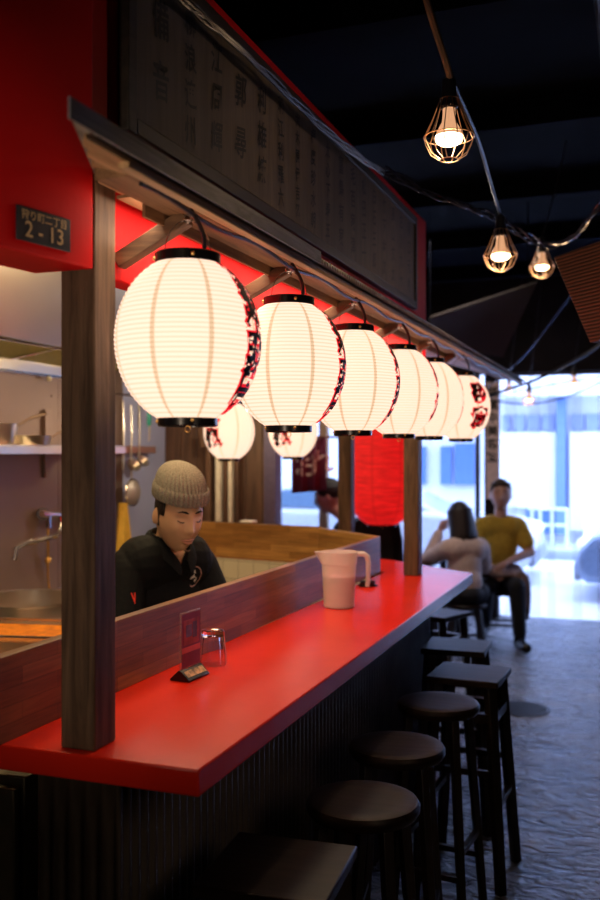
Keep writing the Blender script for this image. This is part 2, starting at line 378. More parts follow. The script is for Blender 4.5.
# stainless cladding on the kitchen wall
mb = MB()
for y0, y1 in ((1.6, 3.0), (3.004, 4.28), (4.284, 4.95)): mb.box(-3.0, -2.99, y0, y1, 0.8, 2.4)
for yy in (3.06, 2.94, 4.22, 4.34):
    for zz in (1.9, 1.25): mb.ball((-2.988, yy, zz), 0.006, n=8)
struct(mb, 'trim_3', M_steel_dull)
# kitchen ceiling
struct(MB().box(-3.0, -1.13, 0.5, 4.5, 2.72, 2.78), 'trim_4', plain('cream_kitchen_ceiling', (0.4, 0.35, 0.28), 0.8))

# red fascia of the stall, in two faces
mb = MB(); mb.box(-1.05, -1.0, 1.60, 4.46, 1.946, 2.72); mb.box(-1.05, -1.0, 1.53, 1.60, 2.19, 2.72)
struct(mb, 'wall_fascia', M_redwall, bevel=0.004)
struct(MB().prism([(-0.979, 1.515), (-1.075, 1.0), (-1.20, 1.0), (-1.11, 1.515)], 1.946, 3.3), 'wall_fascia_near', M_redwall, bevel=0.004)

# ---------------------------------------------------------------- stall base, counter, partition
def wave_wall(mb, pts, z0, z1, pitch=0.035, amp=0.006):
    segs = []; 
    for (x0, y0), (x1, y1) in zip(pts[:-1], pts[1:]):
        L = math.hypot(x1 - x0, y1 - y0); n = int(L / pitch) * 6; nx, ny = (y1 - y0) / L, -(x1 - x0) / L
        for i in range(n):
            t = i / n; o = amp * math.sin(2 * PI * i / 6)
            segs.append((x0 + (x1 - x0) * t + nx * o, y0 + (y1 - y0) * t + ny * o))
    segs.append(pts[-1]); k = len(segs)
    mb.add([(x, y, z0) for x, y in segs] + [(x, y, z1) for x, y in segs], [(i, i + 1, k + i + 1, k + i) for i in range(k - 1)])
base = thing('stall_base', 'dark corrugated metal clad base under the long red counter', 'counter base', (-1.05, 3.0, 0))
mb = MB(); wave_wall(mb, [(-1.166, 1.60), (-0.98, 1.60), (-0.98, 4.45), (-1.32, 4.80), (-2.3, 5.02)], 0.0, 0.975)
mb.xf(Matrix.Translation((1.05, -3.0, 0))); o = mb.build('cladding', M_clad, base)
sm = o.modifiers.new('solid', 'SOLIDIFY'); sm.thickness = 0.004; sm.offset = -1
mb = MB(); mb.prism([(-1.16, 1.62), (-1.0, 1.62), (-1.0, 4.44), (-1.33, 4.78), (-2.3, 5.0), (-2.3, 4.82), (-1.55, 4.68), (-1.16, 4.3)], 0.0, 0.974)
mb.xf(Matrix.Translation((1.05, -3.0, 0))); mb.build('frame', M_darkwall, base)

cpts = [(-1.33, 1.495), (-0.75, 1.50), (-0.76, 4.39), (-1.247, 4.77), (-1.65, 4.98), (-2.4, 5.12), (-2.4, 4.87), (-1.59, 4.69), (-1.16, 4.28), (-1.19, 1.75), (-1.33, 1.75)]
o = MB().prism(cpts, 0.98, 1.03).build('counter', M_counter, bevel=0.004)
tag(o, 'long glossy red counter top running under the row of lanterns', 'counter')
# wooden partition standing along the kitchen side of the counter
pt = thing('wood_partition', 'brown block-wood upstand along the kitchen side of the red counter', 'partition', (-1.19, 3.0, 1.03))
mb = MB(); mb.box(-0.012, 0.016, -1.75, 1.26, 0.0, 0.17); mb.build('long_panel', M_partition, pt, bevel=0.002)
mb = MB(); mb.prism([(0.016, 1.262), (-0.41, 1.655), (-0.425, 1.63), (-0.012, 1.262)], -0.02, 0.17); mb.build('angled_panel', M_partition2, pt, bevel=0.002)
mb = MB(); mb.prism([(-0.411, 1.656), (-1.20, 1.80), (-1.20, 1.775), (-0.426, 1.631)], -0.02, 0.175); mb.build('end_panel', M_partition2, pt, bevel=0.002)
hw = thing('tiled_half_wall', 'cream tiled low wall below the golden wood panel behind the cook', 'half wall', (-1.9, 4.7, 0))
mb = MB(); mb.prism([(0.27, -0.075), (-0.49, 0.065), (-0.49, 0.035), (0.26, -0.105)], 0.3, 1.008); mb.prism([(0.27, -0.075), (0.68, -0.455), (0.67, -0.475), (0.26, -0.105)], 0.3, 1.008); mb.build('tiles', M_tile, hw)
mb = MB(); mb.box(-0.49, 0.25, -0.17, -0.10, 0.80, 0.83).build('ledge', M_steel, hw, bevel=0.003)

# posts
def post(name, label, x0, x1, y0, y1, z0, z1):
    o = MB().box(x0, x1, y0, y1, z0, z1).build(name, M_post, bevel=0.004)
    return tag(o, label, 'post', 'dark wooden canopy posts')
post('canopy_post', 'thick dark wooden post nearest the viewer, standing on the counter corner', -1.056, -0.98, 1.52, 1.597, 1.03, 2.17)
post('canopy_post', 'dark wooden post at the far front end of the red counter', -1.045, -0.975, 4.19, 4.27, 1.03, 2.14)
post('canopy_post', 'slimmer wooden post behind the golden partition, left of the red lantern', -1.555, -1.48, 4.78, 4.85, 1.03, 2.76)
struct(MB().box(-2.6, -1.45, 4.60, 5.0, 2.76, 2.84), 'trim_9', M_post)

# ---------------------------------------------------------------- canopy roof
canopy = thing('canopy_roof', 'narrow corrugated canopy roof on wooden brackets above the lanterns', 'canopy', (-0.9, 3.6, 2.1))
OX, OY, OZ = -0.9, 3.6, 2.1
def roofz(x): return 2.045 + (-0.74 - x) * 0.29
def xin(y):
    if y < 1.56: return max(-0.995, -0.74 - max(0, y - 1.09) * 0.56)
    return -0.995 if y < 4.5 else -0.995 - min(0.5, (y - 4.5) * 1.2)
mb = MB(); ys = [1.09 + i * 0.0034 for i in range(int((6.24 - 1.09) / 0.0034))]
k = len(ys); vs = []
for y in ys:
    xi = xin(y); zo = 0.006 * math.sin(2 * PI * (y - 1.09) / 0.0204)
    for t in (0, .33, .66, 1):
        x_ = -0.735 + (xi + 0.735) * t; vs.append((x_ - OX, y - OY, roofz(x_) + 0.018 + zo - OZ))
mb.add(vs, [(i * 4 + j, i * 4 + j + 1, (i + 1) * 4 + j + 1, (i + 1) * 4 + j) for i in range(k - 1) for j in range(3)])
o = mb.build('corrugated_sheet', M_sheet, canopy); sm = o.modifiers.new('s', 'SOLIDIFY'); sm.thickness = 0.003
MB().box(-0.7345 - OX, -0.7315 - OX, 1.075 - OY, 2.12 - OY, 2.053 - OZ, 2.083 - OZ).build('flashing', wood('streaked_grey_flashing', (0.10, 0.10, 0.125), (0.30, 0.30, 0.36), 'Y', 0.5, 1.6, 0.2), canopy)
# lengthwise boards under the sheet
bxs = [-0.752 - 0.047 * i for i in range(16)]
for i, bx in enumerate(bxs):
    x1 = bx - 0.044
    ya = 1.12 + max(0, (-0.75 - x1)) / 0.56 if x1 > -0.99 else 4.5 + (-0.995 - x1) / 1.2 + 0.02
    mb = MB(); t = 0.010; mb.hexa([(x1 - OX, ya - OY, roofz(x1) - OZ), (bx - OX, ya - 0.06 - OY, roofz(bx) - OZ), (bx - OX, 6.2 - OY, roofz(bx) - OZ), (x1 - OX, 6.2 - OY, roofz(x1) - OZ),
        (x1 - OX, ya - OY, roofz(x1) + t - OZ), (bx - OX, ya - 0.06 - OY, roofz(bx) + t - OZ), (bx - OX, 6.2 - OY, roofz(bx) + t - OZ), (x1 - OX, 6.2 - OY, roofz(x1) + t - OZ)])
    mb.build('roof_board', M_plank, canopy, bevel=0.0015)
    if x1 < -1.3: break
mb = MB().box(-0.885 - OX, -0.815 - OX, 1.37 - OY, 6.1 - OY, 2.066 - OZ, 2.092 - OZ); mb.build('beam', M_beam, canopy, bevel=0.003)
mb = MB().box(-0.765 - OX, -0.745 - OX, 1.25 - OY, 6.2 - OY, 2.038 - OZ, 2.049 - OZ); mb.build('edge_batten', M_plank, canopy, bevel=0.002)
for y in (1.62, 2.17, 2.72, 3.27, 3.82, 4.36):
    mb = MB(); mb.bar((-1.0 - OX, y + 0.02 - OY, 1.985 - OZ), (-0.845 - OX, y + 0.02 - OY, 2.062 - OZ), 0.032, 0.028, up=(0, 1, 0)); mb.build('bracket', M_arm, canopy, bevel=0.002)
# wire running along the beam
mb = MB(); pts = [(-0.81 - OX, y - OY, 2.056 - OZ + 0.006 * math.sin(y * 14)) for y in [1.4 + i * .05 for i in range(90)]]
mb.tube(pts, 0.005, 6).build('cable', M_rubber, canopy)
# made-up trough behind the beam, its lip hides the added fill lights
tag(MB().prism_y([(-0.95, 2.092), (-0.95, 2.086), (-0.894, 2.086), (-0.894, 2.046), (-0.888, 2.046), (-0.888, 2.092)], 1.55, 4.45).build('fill_light_trough', M_beam), 'slim added trough behind the canopy beam, hiding the fill lights', 'lamp')

# ---------------------------------------------------------------- paper lanterns
LR, LH = 0.140, 0.150
def lrad(z, R0=LR, hh=LH, k=0.42):
    e = 2 if R0 < 0.2 else 3.2
    a = hh / (1 - k * k) ** (1 / e); return R0 * math.sqrt(max(0, 1 - abs(z / a) ** e))
def lantern(name, label, cat, loc, ang, chars, Rr=LR, hh=LH, paper=None, cord=True, group='white paper lanterns hung under the canopy', top=2.066, ink=True, csize=0.075, cstep=0.062):
    t = thing(name, label, cat, loc, 0, group)
    mb = MB(); n = 68 * 2
    prof = []
    for i in range(n + 1):
        z = -hh + 2 * hh * i / n; prof.append((lrad(z, Rr, hh) + 0.0011 * math.cos(2 * PI * (z * 34 / (2 * hh) + 0.5)) * -1, z))
    mb.lathe(prof, 48, cap=False); sh = mb.build('paper_shade', paper or M_paper, t, ang=80)
    cr_ = Rr * 0.42
    for nm, z0, z1 in (('top_ring', hh - 0.004, hh + 0.018), ('bottom_ring', -hh - 0.016, -hh + 0.004)):
        mb = MB(); q = cr_ * (1.02 if nm == 'top_ring' else 0.92)
        prof = [(q - 0.004, z0), (q + 0.002, z0), (q + 0.004, z0 + 0.002), (q + 0.004, z1 - 0.002), (q + 0.002, z1), (q - 0.004, z1)]
        rs = [[(r * math.cos(2 * PI * j / 40), r * math.sin(2 * PI * j / 40), z) for j in range(40)] for r, z in prof]
        mb.rings(rs, 0, close=True); rg = mb.build(nm, M_black, t)
        for a in (-0.95, -2.6): MB().ball((math.cos(a) * (q + 0.004), math.sin(a) * (q + 0.004), (z0 + z1) / 2), 0.004, n=8).build('rivet', M_brass, rg)
    # wire bail and ring
    hz = top - loc[2]
    mb = MB(); mb.tube([(cr_ * 0.75 * math.cos(a) * 1.0, 0, hh + 0.018 + (hz - hh - 0.035) * math.sin(a)) for a in [PI * i / 16 for i in range(17)]], 0.0012, 5)
    mb.tube([(0.008 * math.cos(a), 0, hz - 0.014 + 0.008 * math.sin(a)) for a in [2 * PI * i / 12 for i in range(12)]], 0.0015, 5, close=True)
    mb.build('hanging_wire', M_chrome, t, rot=(0, 0, 0.5))
    mb = MB(); mb.tube([(0.006 * math.cos(a), 0, -hh - 0.021 + 0.006 * math.sin(a)) for a in [2 * PI * i / 12 for i in range(12)]], 0.001, 5, close=True); mb.build('pull_ring', M_brass, t)
    if cord:
        mb = MB(); mb.tube([(0.012 + 0.03 * math.sin(u * PI * .8) , -0.012, hz - (hz - hh + 0.01) * u) for u in [i / 10 for i in range(11)]], 0.0045, 7); mb.build('power_cord', M_rubber, t)
    if ink and chars:
        mb = MB()
        top_ = (len(chars) - 1) / 2 * cstep
        for i, ch in enumerate(chars):
            zc = top_ - i * cstep
            for off, mi, e in ((0.0105, 1, 0.0016), (0.0068, 0, 0.0028)):
                def fn(u, v, zc=zc, e=e):
                    z = max(-hh * .97, min(hh * .97, zc + v)); r = lrad(z, Rr, hh) + e
                    a = ang + u / Rr
                    return (r * math.cos(a), r * math.sin(a), z)
                text_into(mb, ch, csize, fn, off * csize / 0.075, mi, cuts=0.009)
        mb.build('lettering', [M_ink_black, M_ink_red], sh, smooth=False)
    return t
LY = [1.613, 2.158, 2.699, 3.261, 3.756, 4.463]
LANG = [R(6), R(8), R(10), R(14), R(24), R(-37)]
LTXT = ['鶏麺勲亭', '鶏麺勲亭', '鶏麺勲亭', '砂斎', '砂斎', '砂斎']
LLAB = ['largest white paper lantern, nearest the viewer beside the thick post',
        'second white paper lantern from the near end of the canopy',
        'third white paper lantern from the near end of the canopy',
        'fourth white paper lantern in the row, half hidden by its neighbours',
        'fifth white paper lantern, hanging just above the far counter post',
        'last white paper lantern under the canopy, red and black characters facing the aisle']
for i in range(6):
    lantern('paper_lantern', LLAB[i], 'lantern', (-0.83, LY[i], 1.815), LANG[i], LTXT[i], csize=0.075 if i < 3 else 0.085, cstep=0.07 if i < 3 else 0.115)
# lanterns over the far side of the kitchen
p = P(229, 431, 5.1); lantern('paper_lantern', 'small-looking white lantern beyond the cook, below the nearest big lantern', 'lantern', p, R(-108), '炙処', group='lanterns over the back counter', top=2.755, cord=False, csize=.1, cstep=.1)
p = P(293, 430, 5.25); lantern('paper_lantern', 'white lantern at the back, peeking out under the second big lantern', 'lantern', p, R(-100), '炙処', group='lanterns over the back counter', top=2.755, cord=False, csize=.1, cstep=.1)
p = P(382, 462, 6.0)
rl = lantern('red_paper_lantern', 'big glowing red paper lantern hanging between two wooden posts', 'lantern', p, R(-150), None, Rr=0.236, hh=0.40, paper=M_paper_red, cord=False, group=None, top=3.28)
mb = MB()
def fnr(u, v):
    z = -0.12 + v; r = lrad(z, 0.215, 0.385) + 0.003; a = R(-160) + u / 0.215
    return (r * math.cos(a), r * math.sin(a), z)
text_into(mb, '炭', 0.3, fnr, 0.006, 0, cuts=0.02); mb.build('lettering', plain('lettering_cream', (0.8, 0.7, 0.5), 0.6, emit=(0.9, 0.7, 0.5), es=0.6), rl, smooth=False)

bl = thing('spot_lamp', 'small bright lamp hanging behind the white lantern over the back counter', 'lamp', P(244, 411, 5.6))
MB().ball((0, 0, 0), 0.03, n=16).build('bulb', plain('back_bulb', (1, 1, 1), .4, emit=(1.0, .95, .8), es=6), bl)
MB().lathe([(0.012, 0.09), (0.02, 0.05), (0.034, 0.012), (0.032, 0.012), (0.018, 0.05), (0.01, 0.085)], 20).build('lamp_shade', M_black, bl)
MB().tube([(0, 0, 0.08), (0, 0, 3.3 - bl.location.z)], 0.004, 6).build('cord', M_rubber, bl)
# ---------------------------------------------------------------- calligraphy signboard and address plate
sg = thing('calligraphy_signboard', 'long dark framed board of brush-written columns on the red wall', 'sign', (-1.0, 2.905, 2.27))
mb = MB(); mb.box(0.001, 0.018, -1.24, 1.24, 0.0, 0.38).build('board', wood('sign_board_wood', (0.07, 0.055, 0.042), (0.12, 0.092, 0.068), 'Z', 0.7, 0.8, 0.1), sg)
mb = MB(); mb.box(0.0, 0.026, -1.27, -1.235, -0.02, 0.40); mb.box(0.0, 0.026, 1.235, 1.27, -0.02, 0.40); mb.box(0.0, 0.026, -1.235, 1.235, -0.02, 0.015); mb.box(0.0, 0.026, -1.235, 1.235, 0.365, 0.40)
mb.build('frame', wood('black_brown_frame', (0.012, 0.009, 0.008), (0.035, 0.025, 0.02), 'Y', .6), sg, bevel=0.003)
cols = ['備音', '柳浪連州', '江周輝', '郭尋', '利雄練', '和江利羅六', '大木原伊吉忍', '権度珍水朝', '太心下寿五', '富島有家', '毛百家津', '松田正一', '白石三郎', '竹下金次', '高山文太', '古川九十', '原口元助']
mb = MB()
for i, s in enumerate(cols):
    yc = -1.24 + 0.115 + i * 0.141; n = len(s); st = min(0.095, 0.33 / n); z0 = 0.19 + (n - 1) / 2 * st
    for j, ch in enumerate(s):
        sz = st * (0.82 if n > 2 else 0.95)
        text_into(mb, ch, sz, (lambda u, v, yc=yc, sz=sz, zc=z0 - j * st * (1 if n > 2 else 1.4) + (0.02 if n < 3 else 0): (0.0195, yc + u * .85 + .012 * math.sin(v * 40 + yc * 9) * .3, zc + v + u * .15)), 0.0012, 0)
mb.build('lettering', M_ink_black, sg, smooth=False)
# address plate on the near red face
A = Vector((-0.979, 1.515)); B = Vector((-1.075, 1.0)); dr = (B - A).normalized(); nrm = Vector((-dr.y, dr.x))
if nrm.x < 0: nrm = -nrm
def wallpt(px, py):
    # intersect pixel ray with near red face
    a = P(px, py, 1.0) - Vector((0, 0, H)); t = (A.dot(nrm)) / (a.x * nrm.x + a.y * nrm.y)
    return Vector((0, 0, H)) + a * t
p00 = wallpt(15, 239); p10 = wallpt(69, 252); p11 = wallpt(69, 219.5); 
pl = thing('address_plate', 'dark navy address plate reading 2-13 on the red wall', 'sign', p00 + Vector((nrm.x, nrm.y, 0)) * 0.001, math.atan2(-dr.y, -dr.x))
W = (p10.xy - p00.xy).length; Hh = p11.z - p10.z
mb = MB(); mb.box(0, W, -0.003, 0, 0, Hh).build('plate', plain('navy_enamel', (0.018, 0.024, 0.04), 0.35), pl, bevel=0.001)
mb = MB(); text_into(mb, '2 - 13', Hh * 0.66, lambda u, v: (W * .5 + u, -0.0045, Hh * 0.34 + v), 0.0004); text_into(mb, '狩り町二丁目', Hh * 0.31, lambda u, v: (W * .5 + u * .98, -0.0045, Hh * 0.76 + v), 0.0002)
mb.build('lettering', plain('gold_lettering', (0.55, 0.40, 0.20), 0.5), pl, smooth=False)

# ---------------------------------------------------------------- counter items
# menu stand
ms = thing('menu_stand', 'clear acrylic menu card stand with black base on the red counter', 'menu stand', P(190, 677, 2.35), R(86))
ms.location.z = 1.031
mb = MB(); mb.prism_x([(-0.028, 0), (0.028, 0), (0.028, 0.004), (0.004, 0.026), (-0.004, 0.026), (-0.028, 0.004)], -0.05, 0.05); bs = mb.build('base', M_black, ms, bevel=0.001)
mb = MB(); mb.add([(-0.044, -0.0225, 0.0100), (0.044, -0.0225, 0.0100), (0.044, -0.0085, 0.0230), (-0.044, -0.0085, 0.0230)], [(0, 1, 2, 3)])
mb.build('picture_strip', plain('snack_picture_print', (0.45, 0.25, 0.12), 0.4, var=0.9, scale=60), bs)
mb = MB(); mb.box(-0.048, 0.048, -0.0025, 0.0025, 0.024, 0.168).build('acrylic_holder', thinpane('clear_acrylic', (0.5, 0.35, 0.4), 0.75, 0.03), ms, bevel=0.001)
mb = MB(); mb.box(-0.044, 0.044, -0.0035, -0.0027, 0.03, 0.164, 0); mb.box(-0.036, 0.036, -0.0042, -0.0036, 0.085, 0.148, 1); mb.box(-0.044, 0.044, -0.0042, -0.0036, 0.066, 0.08, 2); mb.box(-0.026, 0.002, -0.0048, -0.0043, 0.105, 0.135, 3); mb.box(0.006, 0.026, -0.0048, -0.0043, 0.1, 0.14, 3)
mb.build('menu_card', [plain('menu_card_plum', (0.16, 0.02, 0.05), 0.5), plain('menu_picture_ground', (0.28, 0.05, 0.06), 0.5, var=0.5), plain('menu_card_stripe', (0.5, 0.08, 0.07), 0.5), plain('menu_picture_figures', (0.09, 0.06, 0.12), 0.5, var=0.6)], ms)

# upside-down tumbler
gl = glassy('clear_glass', (0.97, 0.98, 1.0), 0.0)
p = P(213, 661, 2.50)
mb = MB(); n = 12
def facet(a, z): return 1.0
prof = [(0.0375, 0.0), (0.036, 0.03), (0.0335, 0.06), (0.030, 0.090), (0.002, 0.092), (0.002, 0.076), (0.0265, 0.074), (0.0315, 0.05), (0.0345, 0.02), (0.0355, 0.0)]
rs = [[(r * math.cos(2 * PI * j / n), r * math.sin(2 * PI * j / n), z) for j in range(n)] for r, z in prof]
mb.rings(rs, 0, close=True)
o = mb.build('drinking_glass', gl, loc=(p.x, p.y, 1.031), ang=15); tag(o, 'clear faceted drinking glass turned upside down behind the menu stand', 'glass')

# pitcher
p = P(339, 606, 3.42); pi = thing('water_pitcher', 'frosted plastic pitcher half full, standing on the red counter', 'pitcher', (p.x, p.y, 1.0305), TH); pi.scale = (1, 1, 0.96)
m, nt, b = newmat('frosted_plastic'); b.inputs['Base Color'].default_value = (0.92, 0.76, 0.74, 1); b.inputs['Roughness'].default_value = 0.35; b.inputs['Transmission Weight'].default_value = 0.0; b.inputs['IOR'].default_value = 1.2
tp_ = N(nt, 'ShaderNodeBsdfTransparent'); mx_ = N(nt, 'ShaderNodeMixShader'); mx_.inputs[0].default_value = 0.42
nt.links.new(b.outputs[0], mx_.inputs[1]); nt.links.new(tp_.outputs[0], mx_.inputs[2]); nt.links.new(mx_.outputs[0], nt.nodes['Material Output'].inputs[0])
M_frost = m
prof = [(0.052, 0.0), (0.056, 0.004), (0.060, 0.10), (0.0635, 0.165), (0.066, 0.167), (0.069, 0.212), (0.066, 0.212), (0.062, 0.168), (0.057, 0.10), (0.052, 0.006)]
mb = MB()
def sp_(a, z):
    d = abs(((a - PI + PI) % (2 * PI)) - PI); return 1 + 0.33 * math.exp(-(d / 0.22) ** 2) * max(0, (z - 0.17) / 0.042) ** 1.5
mb.lathe(prof, 48, fn=sp_, cap=True); mb.build('jug', M_frost, pi)
mb = MB(); mb.lathe([(0.0505, 0.0065), (0.0555, 0.10), (0.0562, 0.118), (0.001, 0.118)], 40); mb.build('water', plain('pink_tinted_water', (0.52, 0.30, 0.38), 0.3), pi)
mb = MB(); mb.tube([(0.066, 0, 0.202), (0.090, 0, 0.203), (0.104, 0, 0.192), (0.108, 0, 0.17), (0.107, 0, 0.10), (0.104, 0, 0.078)], [0.010, 0.0105, 0.0105, 0.010, 0.009, 0.008], 10); mb.build('handle', M_frost, pi)
# small black tray beside the partition
p = P(361, 586, 3.96)
mb = MB(); mb.prism([(0.045 * math.cos(R(60 * i)), 0.045 * math.sin(R(60 * i))) for i in range(6)], 0, 0.006); mb.lathe([(0.032, 0.0), (0.034, 0.02), (0.030, 0.02), (0.028, 0.008)], 24)
o = mb.build('ashtray', M_black, loc=(p.x + 0.03, p.y, 1.0305), bevel=0.001); tag(o, 'small black tray on the counter behind the pitcher handle', 'tray')
p = P(207, 528, 4.9)
o = MB().box(-0.04, 0.04, -0.03, 0.03, 0, 0.012).build('folded_cloth', plain('white_cloth', (0.7, 0.65, 0.6), 0.8), loc=(-2.08, 4.775, 1.2052), rot=(0, 0, R(-10)), bevel=0.003); tag(o, 'small white folded cloth lying on the golden wood panel', 'cloth')

# ---------------------------------------------------------------- kitchen
# extractor hood
hd = thing('extractor_hood', 'stainless extractor hood over the kitchen worktop at left', 'hood', (-3.0, 3.6, 2.0))
mb = MB(); mb.prism_y([(0.0, 0.0), (0.03, 0.0), (0.03, 0.14), (0.595, 0.14), (0.595, 0.06), (0.61, 0.06), (0.61, 0.68), (0.0, 0.68)], -2.4, 1.15); mb.build('canopy', M_steel, hd, bevel=0.003)
mb = MB(); mb.bar((0.035, -2.4, 0.005), (0.035, 1.15, 0.005), 0.012, 0.012); mb.bar((0.585, -2.4, 0.054), (0.585, 1.15, 0.054), 0.02, 0.008)
for i in range(9):
    y = -2.3 + i * 0.42; mb.bar((0.04, y, 0.06), (0.50, y, 0.130), 0.02, 0.01)
mb.build('filter_rail', M_chrome, hd)
mb = MB(); mb.prism_y([(0.035, 0.066), (0.50, 0.134), (0.50, 0.138), (0.035, 0.070)], -2.38, 1.13); mb.build('grease_filter', plain('olive_filter_mesh', (0.40, 0.36, 0.12), 0.6, 0.3, var=0.4, scale=200), hd)
mb = MB().ball((0.045, 0.55, -0.012), 0.014, n=12).build('drip_bulb', plain('white_bulb', (0.8, 0.8, 0.6), 0.3), hd)
# shelf with pans
def pt3(px, py, X): return PX(px, py, X)
shf = thing('wall_shelf', 'steel wall shelf carrying pans in the kitchen', 'shelf', (-3.0, 3.55, 1.625))
mb = MB().box(0.012, 0.30, -1.6, 0.95, 0, 0.008); mb.box(0.292, 0.30, -1.6, 0.95, -0.035, 0.0); mb.build('board', M_steel, shf, bevel=0.002)
for y in (-0.9, -0.05, 0.62):
    mb = MB().box(0.012, 0.03, y - .03, y + .03, -0.16, 0.20); mb.box(0.03, 0.27, y - .008, y + .008, -0.03, -0.002); mb.build('bracket', M_steel_dull, shf, bevel=0.002)
def pan(name, label, px, X, r, hgt, z, ang, hl):
    q = pt3(px, 450, X); t = thing(name, label, 'pan', (X, q.y, z), ang)
    mb = MB(); mb.lathe([(r * .9, 0), (r, hgt), (r * 1.03, hgt), (r * 0.97, hgt - .003), (r * .87, 0.003)], 32); mb.build('bowl', M_steel, t)
    mb = MB(); mb.tube([(r, 0, hgt * .8), (r + 0.03, 0, hgt * .95), (r + hl * .5, 0, hgt + 0.03), (r + hl, 0, hgt + 0.055)], [0.005, 0.006, 0.009, 0.007], 8); mb.build('handle', M_steel_dull, t)
    return t
pan('saucepan', 'deep steel saucepan with a raised handle on the kitchen shelf', -4, -2.86, 0.10, 0.10, 1.634, R(75), 0.2)
pan('frying_pan', 'shallow steel frying pan beside the saucepan on the kitchen shelf', 30, -2.80, 0.115, 0.045, 1.634, R(70), 0.2).location.y -= 0.02
kids_ = None
# tap on the wall
tp = thing('wall_tap', 'chrome wall-mounted swan-neck tap above the kitchen basin', 'tap', (-2.99, 0, 0))
q = pt3(45, 515, -2.99); tp.location = (-2.99, q.y, q.z)
def rel(px, py, X): v = PX(px, py, X) - tp.location; return v
mb = MB(); mb.tube([rel(43, 514, -2.99), rel(43, 514, -2.95)], 0.032, 20); mb.tube([rel(42, 514, -2.94), rel(62, 515, -2.94), rel(74, 516, -2.94)], 0.017, 12); mb.tube([rel(48, 512, -2.94), rel(48, 528, -2.94)], 0.016, 10); mb.build('valve_body', M_chrome, tp)
mb = MB(); mb.tube([rel(60, 516, -2.92), rel(61, 527, -2.91), rel(57, 536, -2.90), rel(40, 540, -2.86), rel(24, 544, -2.84), rel(15, 549, -2.82), rel(14, 560, -2.82)], 0.014, 10); mb.build('spout', M_chrome, tp)
mb = MB(); mb.tube([rel(48, 528, -2.94), rel(48, 575, -2.97), rel(50, 600, -2.97)], 0.006, 8); mb.ball(rel(48, 560, -2.96), 0.018, n=10); mb.build('supply_pipe', M_brass, tp)
# worktop
wt = thing('kitchen_worktop', 'stainless kitchen worktop along the back wall', 'worktop', (-2.55, 3.1, 0))
MB().box(-0.438, 0.42, -1.8, 1.45, 0.83, 0.86).build('top', M_steel, wt, bevel=0.004)
MB().box(-0.43, 0.38, -1.78, 1.43, 0.06, 0.828).build('cabinet', M_steel_dull, wt, bevel=0.004)
# round steel basin, tray of orange food
q = P(28, 600, 4.12)
bs_ = thing('steel_pot', 'wide shiny steel pot behind the tray of orange food', 'pot', (q.x, q.y, 0.861))
mb = MB(); mb.lathe([(0.24, 0), (0.25, 0.008), (0.255, 0.10), (0.262, 0.104), (0.262, 0.112), (0.245, 0.108), (0.24, 0.01)], 48); mb.build('body', M_steel, bs_); bs_.scale = (1, 1, .85)
q = P(28, 638, 3.5)
tr = thing('food_tray', 'clear tray filled with orange sliced food at lower left of the kitchen', 'tray', (q.x, q.y, 0.861), R(12))
mb = MB()
mb.box(-0.2, 0.2, -0.17, 0.17, 0, 0.004); mb.box(-0.2, -0.194, -0.17, 0.17, 0, 0.075); mb.box(0.194, 0.2, -0.17, 0.17, 0, 0.075); mb.box(-0.2, 0.2, -0.17, -0.164, 0, 0.075); mb.box(-0.2, 0.2, 0.164, 0.17, 0, 0.075)
mb.build('container', thinpane('clear_plastic', (0.7, 0.65, 0.5), 0.7), tr)
MB().box(-0.193, 0.193, -0.163, 0.163, 0.005, 0.06).build('contents', plain('orange_food', (0.90, 0.24, 0.005), 0.5, var=0.4, scale=25, bump=0.6), tr, bevel=0.006)
mb = MB()
for s_ in (-1, 1): mb.bar((-0.2, s_ * 0.168, 0.078), (0.2, s_ * 0.168, 0.078), 0.012, 0.006); mb.bar((s_ * 0.198, -0.17, 0.078), (s_ * 0.198, 0.17, 0.078), 0.012, 0.006)
mb.build('rim', M_steel, tr)
q = P(2, 650, 3.02)
o = MB(); 
for i in range(7): o.ball((random.uniform(-.05, .05), random.uniform(-.04, .04), 0.03 + random.uniform(0, .03)), 0.03, 0.022, 0.02, n=10)
o = o.build('green_vegetables', plain('dark_green_leaf', (0.05, 0.08, 0.015), 0.5, var=0.5, bump=.4), loc=(q.x, q.y, 0.861)); tag(o, 'small heap of dark green leaves in front of the orange tray', 'vegetables', kind='stuff')
# steel under-counter cabinet at lower left
fr = thing('steel_fridge', 'stainless under-counter refrigerator left of the corrugated cladding', 'refrigerator', (-1.62, 1.95, 0))
MB().box(-0.33, 0.37, -0.28, 0.3, 0.05, 0.90).build('body', plain('dark_olive_steel', (0.10, 0.09, 0.06), 0.4, 0.7), fr, bevel=0.004)
dd = MB().box(-0.32, 0.36, -0.305, -0.283, 0.1, 0.88).build('door', MATS['dark_olive_steel'], fr, bevel=0.004)
MB().tube([(0.27, -0.33, 0.25), (0.27, -0.33, 0.75)], 0.006, 8).build('handle', M_brass, dd)
